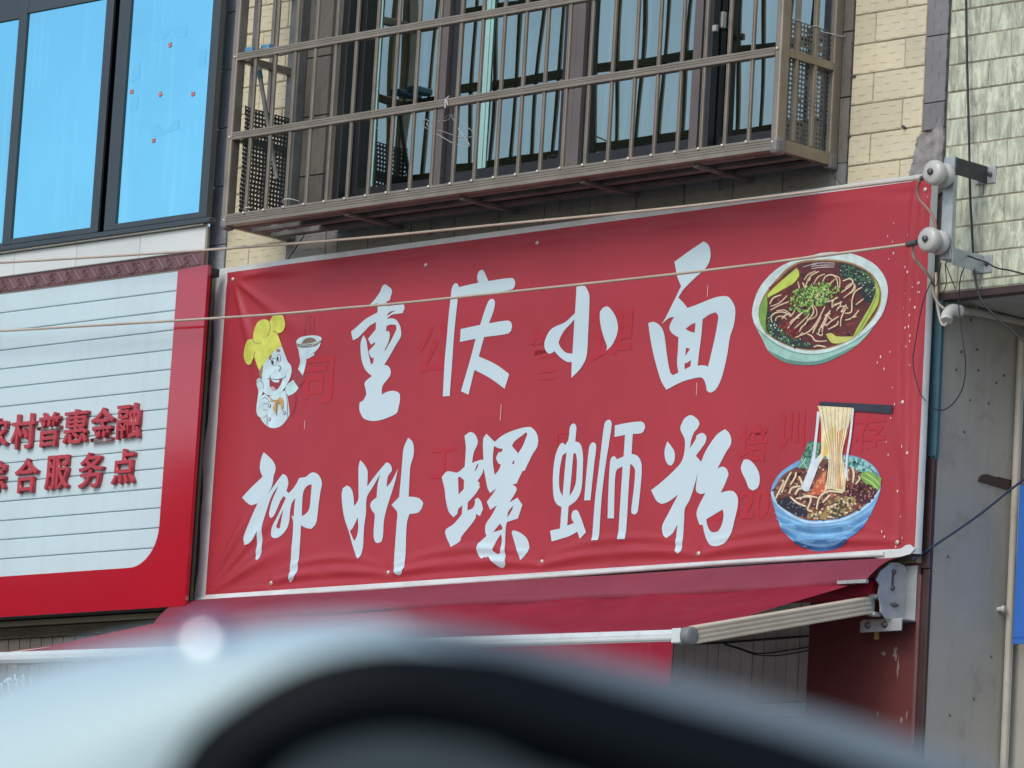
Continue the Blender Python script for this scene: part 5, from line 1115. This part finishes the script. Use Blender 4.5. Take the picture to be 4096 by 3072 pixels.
for cx_, cz_ in ((2.146, 4.709), (2.137, 4.484)):
    b = MB(); b.lathe([(0, 0), (.016, 0), (.034, .001), (.041, .008), (.043, .018), (.042, .030), (.036, .038), (.022, .042), (.022, .050), (.036, .054), (.041, .062), (.041, .076), (.034, .084), (.018, .086), (0, .086)], (cx_, -.262, cz_), (0, 1, 0), 28)
    o = b.build('spool', MT['porcelain'], ir)
    b = MB(); b.lathe([(0, -.010), (.010, -.010), (.0115, -.007), (.0115, .001)], (cx_, -.262, cz_), (0, 1, 0), 6); b.build('bolt', MT['bolt'], o)
    b = MB(); b.tube([(cx_, -.177, cz_), (cx_, -.169, cz_)], .012, 8); b.box(cx_-.012, XR, -.171, -.1695, cz_-.012, cz_+.012); b.build('strap', MT['bracket'], o)
def cable(name, pts, r, m, label, n=6, group=None, cat='cable'):
    b = MB(); b.tube(curve_pts(pts, 8), r, n); return single(name, b, m, label, cat, group)
w1 = [at(x, y, -.235) for x, y in ((-420, 1075), (0, 1051), (600, 1015), (1100, 980), (1500, 947), (2000, 898), (2700, 830), (3500, 736), (3690, 712))]
w2 = [at(x, y, -.235) for x, y in ((-420, 1345), (0, 1324), (1000, 1264), (1380, 1232), (1660, 1207), (2560, 1112), (2980, 1063), (3100, 1048), (3640, 976))]
cable('overhead_cable', w1, .0050, MT['tanwire'], 'tan cable running just above the banner to the upper spool insulator', group='tan cables to the insulators')
cable('overhead_cable', w2, .0050, MT['tanwire'], 'tan cable crossing the banner lettering to the lower spool insulator', group='tan cables to the insulators')
def pc(lst, s, ox, oy, Y): return [at(*zm(x, y, s, ox, oy), Y if not isinstance(Y, list) else Y[i]) for i, (x, y) in enumerate(lst)]
b = MB(); p = w2[-1]; b.tube([p-Vector((.012, 0, .001)), p+Vector((.03, 0, .003))], .0105, 8); p = w1[-1]; b.tube([p-Vector((.006, 0, .001)), p+Vector((.02, 0, .004))], .009, 8)
single('cable_clamp', b, MT['bolt'], 'dark taped clamp where the tan cables meet the insulators', 'clamp')
cable('jumper_cable', pc([(720, 380), (690, 420), (640, 500), (622, 620), (660, 740), (760, 850), (840, 960), (890, 1080), (895, 1160)], .2713, 3500, 600, -.20), .0052, MT['brownwire'], 'brown jumper cable looping between the two spool insulators')
cable('jumper_cable', pc([(570, 1400), (560, 1500), (585, 1600), (640, 1670), (740, 1790), (830, 1900), (850, 2000), (870, 2130), (930, 2260), (1010, 2330), (1020, 2350)], .2713, 3500, 600, [-.22, -.21, -.2, -.18, -.15, -.10, -.07, -.06, -.05, -.04, -.04]), .0052, MT['tanwire'], 'tan cable drooping from the lower insulator into the white elbow pipe')
cable('jumper_cable', pc([(640, 180), (650, 400), (655, 650), (690, 900), (740, 1080), (800, 1120), (830, 1080)], .2242, 3600, 1050, [-.03, -.03, -.04, -.05, -.05, -.05, -.05]), .0050, MT['tanwire'], 'second tan cable running down the wall corner into the white elbow')
cable('drop_cable', pc([(1262, -420), (1268, 0), (1272, 300)], .6029, 3100, 0, -.03) + pc([(1378, -500), (1390, 0), (1400, 600), (1420, 1000), (1440, 1400), (1455, 1660)], .2713, 3500, 600, -.03) + pc([(1310, 20), (1340, 260), (1400, 530), (1500, 740), (1760, 1010), (2000, 1220), (2260, 1440)], .2242, 3600, 1050, -.05), .0042, MT['blackwire'], 'black cable hanging straight down over the pale green tiles')
cable('drop_cable', pc([(1090, 1440), (1200, 1490), (1320, 1540), (1440, 1585), (1500, 1610), (1600, 1640)], .2713, 3500, 600, -.09) + pc([(1560, 10), (1740, 100), (1960, 140), (2212, 205), (2400, 240)], .2242, 3600, 1050, -.05), .0030, MT['blackwire'], 'thin black cable running right from the lower insulator bracket')
cable('loop_wire', pc([(1235, 0), (1140, 110), (1080, 270), (1060, 450), (1050, 650), (1050, 800), (1075, 1000), (1110, 1300), (1155, 1640)], .2242, 3600, 1050, -.06) + pc([(1335, 200), (1330, 360), (1290, 560), (1200, 730), (1090, 840), (980, 890), (850, 860)], .2713, 3500, 1400, -.05), .0022, MT['blackwire'], 'thin black wire in a long loop hanging over the grey plaster recess', 5)
cable('loop_wire', pc([(1140, 1400), (1185, 1470), (1180, 1560), (1130, 1640)], .2713, 3500, 600, -.12) + pc([(810, 20), (825, 250), (815, 420), (750, 580), (720, 630)], .2242, 3600, 1050, -.06), .0018, MT['blackwire'], 'short thin black wire dangling beside the white banner edge', 5)
cable('loop_wire', pc([(815, 30), (880, 200), (950, 380), (985, 465)], .2242, 3600, 1050, -.04), .0018, MT['blackwire'], 'cut black wire end sloping over the lowest green tiles', 5)
cable('loop_wire', pc([(735, 10), (690, 240), (640, 420), (560, 340), (590, 300)], .2242, 3600, 1050, -.09) + pc([(530, 400), (440, 620), (370, 880), (320, 1150), (270, 1440), (240, 1660)], .2242, 3600, 1050, -.10) + pc([(560, 60), (565, 250), (600, 420), (660, 620), (745, 755)], .2713, 3500, 1400, -.10), .0020, MT['blackwire'], 'thin dark wire looping down over the red right edge of the banner', 5)
rp = [on_x(*zm(x, y, .2713, 3500, 1850), 2.02) for x, y in ((2300, 190), (2197, 250), (1960, 430), (1640, 690), (1290, 945))]
cable('dark_rope', pc([(560, 1420), (690, 1345)], .2713, 3500, 1850, [-.07, -.02]) + pc([(800, 1275), (1000, 1140), (1290, 945), (1640, 690), (1960, 430), (2197, 250), (2320, 170)], .2713, 3500, 1850, [-.012, -.012, -.015, -.02, -.02, -.02, -.02]), .0040, MT['bluewire'], 'dark blue rope stretched diagonally across the grey plaster to the banner corner', cat='rope')

# white elbow with conduit along the recess ceiling
ep = thing('conduit_pipe', 'white plastic elbow with conduit running back under the recess ceiling', 'pipe', (2.02, 0, 4.28))
e0 = at(*zm(830, 1040, .2242, 3600, 1050), -.04); e1 = at(*zm(850, 900, .2242, 3600, 1050), -.03)
b = MB(); b.tube(curve_pts([e0, e1+Vector((0, 0, -.006)), e1+Vector((.006, .016, .012)), e1+Vector((.012, .05, .014))], 6), [.0205, .0205]+[.0205]*17, 14); b.build('elbow', MT['pvc'], ep)
b = MB(); s_ = e1+Vector((.012, .05, .014)); b.tube([s_, (2.022, .16, 4.318), (2.022, .30, 4.322), (2.022, .447, 4.326)], .0125, 10); b.build('conduit', MT['pipe'], ep)
b = MB(); b.tube(curve_pts([(2.03, .14, 4.337), (2.034, .14, 4.325), (2.04, .14, 4.312), (2.035, .14, 4.302)], 4), .004, 6); b.build('clip', MT['pipe'], ep)
b = MB(); b.tube([(2.020, .405, 0), (2.020, .405, 4.27)], .0135, 12); single('drain_pipe', b, MT['pipe'], 'ivory vertical pipe standing in the corner of the grey recess', 'pipe')
p = on_x(*zm(1405, 760, .7064, 3000, 1900), 2.0)
b = MB(); b.tube([(2.0, p.y, p.z), (2.03, p.y, p.z)], .008, 8); b.lathe([(.012, 0), (.012, .008), (0, .009)], (2.02, p.y, p.z), (1, 0, 0), 8); single('pipe_stub', b, MT['pvc'], 'small white pipe stub poking from the grey party wall', 'pipe stub')
bp = [at(*zm(x, y, .7064, 3000, 1900), .36) for x, y in ((1551, 110), (1494, 958))]
b = MB(); b.prism([(bp[1].x, bp[1].z), (3.2, bp[1].z-.01), (3.2, bp[0].z+.03), (bp[1].x+.004, bp[0].z+.03)], .352, .360); b.prism([(bp[1].x, bp[1].z+.020), (3.2, bp[1].z+.01), (3.2, bp[1].z+.013), (bp[1].x, bp[1].z+.023)], .3495, .3515)
single('blue_sign', b, MT['blue'], 'blue sign sheet cut off at the right edge of the recess', 'sign')

# ------------------------------------------------------------------ white car door and mirror right in front of the lens
MD = .75
def mp3(px, py, dz=0.):                                # point on the mirror, dz metres further from the driver
    k = 4096/2212; return CAM + (CF + (px*k-2048)/F_PX*CR - (py*k-1536)/F_PX*CU)*MD + CF*dz
car = thing('white_car', 'white car door mirror with black bezel, blurred close in front', 'car', (CAM.x-.3, CAM.y+.35, 0))
sil = [(-420,1690),(-260,1590),(-50,1500),(100,1452),(250,1420),(430,1394),(600,1374),(750,1368),(900,1382),(1050,1408),(1200,1440),(1500,1508),(1700,1558),(1960,1630),(2200,1714),(2400,1840),(2480,2050),(2420,2350),(2250,2640),(1950,2800),(1300,2860),(500,2840),(0,2760),(-300,2560),(-450,2250),(-480,1950)]
bez = [(322,1764),(377,1644),(432,1569),(492,1522),(592,1460),(692,1418),(822,1394),(942,1396),(1092,1414),(1192,1440),(1312,1474),(1492,1526),(1692,1584),(1872,1646),(2072,1728),(2240,1856),(2310,2050),(2260,2330),(2110,2560),(1850,2690),(1300,2740),(800,2720),(500,2640),(380,2480),(320,2250),(310,2000)]
gls = [(536,1838),(571,1728),(606,1680),(656,1646),(756,1612),(856,1600),(946,1608),(1056,1632),(1156,1678),(1236,1700),(1326,1728),(1476,1768),(1656,1813),(1826,1858),(2000,1880),(2100,1960),(2150,2090),(2110,2300),(1990,2480),(1800,2580),(1300,2620),(850,2600),(620,2530),(540,2400),(500,2220),(500,2000)]
def ring(pts, n=120):
    L_ = smooth_loop(pts, corner=75, n=5); return L_
S, B, G = ring(sil), ring(bez), ring(gls)
n = min(len(S), len(B), len(G)); b = MB(); rows = []
for k in range(13):
    s_ = k/12; row = []
    for i in range(n):
        q = B[i].lerp(S[i], s_); row.append(mp3(q.x, q.y, .055*(1-math.sqrt(max(0, 1-s_*s_*.985)))))
    rows.append(row)
cS = sum((Vector(q) for q in S), Vector((0, 0)))/len(S)
for k in range(1, 9):
    t = k/8; sc_ = math.cos(t*math.pi/2*.96); rows.append([mp3(cS.x+(S[i].x-cS.x)*sc_, cS.y+(S[i].y-cS.y)*sc_, .050+.085*math.sin(t*math.pi/2)) for i in range(n)])
b.add([v for r in rows for v in r], [(k*n+i, k*n+(i+1) % n, (k+1)*n+(i+1) % n, (k+1)*n+i) for k in range(len(rows)-1) for i in range(n)] + [tuple((len(rows)-1)*n+i for i in range(n))], 0, True)
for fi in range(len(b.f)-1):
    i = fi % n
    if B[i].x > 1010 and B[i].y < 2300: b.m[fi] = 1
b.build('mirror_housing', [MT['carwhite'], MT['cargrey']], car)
b = MB(); rows = []
for k in range(7):
    t = k/6; rows.append([mp3(*B[i].lerp(G[i], t), .001-.006*math.sin(math.pi*min(1, t*1.2)*.5) + .018*max(0, (t-.55)/.45)**2) for i in range(n)])
b.add([v for r in rows for v in r], [(k*n+i, k*n+(i+1) % n, (k+1)*n+(i+1) % n, (k+1)*n+i) for k in range(6) for i in range(n)], 0, True); b.build('mirror_bezel', MT['carblack'], car)
b = MB(); b.add([mp3(q.x, q.y, .014) for q in G[:n]], [tuple(range(n))]); b.build('mirror_glass', MT['mirror'], car)
b = MB(); pc_ = mp3(432, 1424, .0225)
b.lathe([(0, -.0048), (.0018, -.0046), (.0034, -.0036), (.0045, -.0018), (.005, .0006), (.005, .006), (0, .006)], pc_, CF, 20); b.build('glint_dome', MT['chrome'], car)  # small chrome dome added to the housing only to throw a sun glint
c0 = mp3(1000, 2700, .05); dy = CAM.y+.33
b = MB(); b.tube(curve_pts([c0, c0+Vector((.02, -.05, -.04)), Vector((c0.x+.04, dy+.03, 1.06)), Vector((c0.x+.05, dy-.01, 1.03))], 5), .022, 10); b.build('mirror_arm', MT['carblack'], car)
b = MB(); dp = [(dy, .30), (dy+.05, .32), (dy+.085, .55), (dy+.08, .80), (dy+.045, 1.0), (dy, 1.02)]; b.profx(dp, c0.x-.25, c0.x+1.0); b.build('door', MT['carwhite'], car, bevel=.01)
b = MB(); b.box(c0.x-.25, c0.x+1.0, dy-.01, dy+.045, 1.021, 1.04); b.build('window_seal', MT['carblack'], car)
b = MB(); b.profx([(dy, .14), (dy+.07, .16), (dy+.06, .295), (dy, .295)], c0.x-1.4, c0.x+1.2); b.build('sill', MT['carblack'], car)
b = MB(); b.profx([(dy-.2, .30), (dy+.05, .32), (dy+.085, .55), (dy+.07, .80), (dy+.0, .93), (dy-.5, .98), (dy-.5, .30)], c0.x-1.2, c0.x-.256); b.build('front_wing', MT['carwhite'], car, bevel=.015)
b = MB(); b.lathe([(0, 0), (.20, 0), (.30, .02), (.31, .06), (.31, .17), (.29, .2), (0, .2)], (c0.x-.75, dy+.11, .31), (0, -1, 0), 28); b.build('wheel', MT['carblack'], car)

# ------------------------------------------------------------------ trees across the street (they show in the glossy sign and the glass)
def crown_mesh():
    mb = MB()
    for k in range(9):
        c = Vector((random.gauss(0, 1.3), random.gauss(0, 1.3), random.uniform(3.6, 7.4))); R = random.uniform(.9, 1.7)
        for i in range(300):
            d_ = Vector((random.gauss(0, 1), random.gauss(0, 1), random.gauss(0, 1))).normalized()*R*random.uniform(.55, 1.05); p = c+d_
            t = Vector((random.gauss(0, 1), random.gauss(0, 1), random.gauss(0, 1))).normalized(); s2 = t.orthogonal().normalized(); w = random.uniform(.12, .3)
            mb.add([p-t*w, p+s2*w*.5, p+t*w, p-s2*w*.5], [(0, 1, 2, 3)])
    return mb.mesh('crown', MT['leaf'])
tm = MB(); tm.tube([(0, 0, 0), (.05, 0, 1.6), (-.05, .08, 3.2), (.1, 0, 5)], [.2, .16, .12, .05], 8)
for a in range(4): tm.tube([(0, .05, 2.6+a*.3), (.7*math.cos(a*1.6), .7*math.sin(a*1.6), 3.8+a*.3), (1.3*math.cos(a*1.6), 1.3*math.sin(a*1.6), 4.9+a*.3)], [.07, .05, .02], 6)
tr_me, cr_me = tm.mesh('trunk', MT['bark']), crown_mesh()
places = ['beside the left end of the row', 'second from the left end of the row', 'third from the left end of the row', 'fourth from the left end of the row', 'in the middle of the row', 'fourth from the right end of the row', 'third from the right end of the row', 'second from the right end of the row', 'at the right end of the row']
for i, (x, y, s_) in enumerate(((-46, -34, 1.45), (-41, -31, 1.3), (-37, -33, 1.4), (-33, -30, 1.25), (-29.5, -32, 1.4), (-26, -29, 1.2), (-22, -32, 1.35), (-16, -29, 1.2), (-9, -33, 1.4))):
    t = thing('street_tree', 'leafy street tree across the road, ' + places[i], 'tree', (x, y, 0), 'street trees across the road')
    for nm, me in (('trunk', tr_me), ('crown', cr_me)):
        o = link_mesh(nm, me, t); o.scale = (s_, s_, s_); o.rotation_euler = (0, 0, i*1.3)
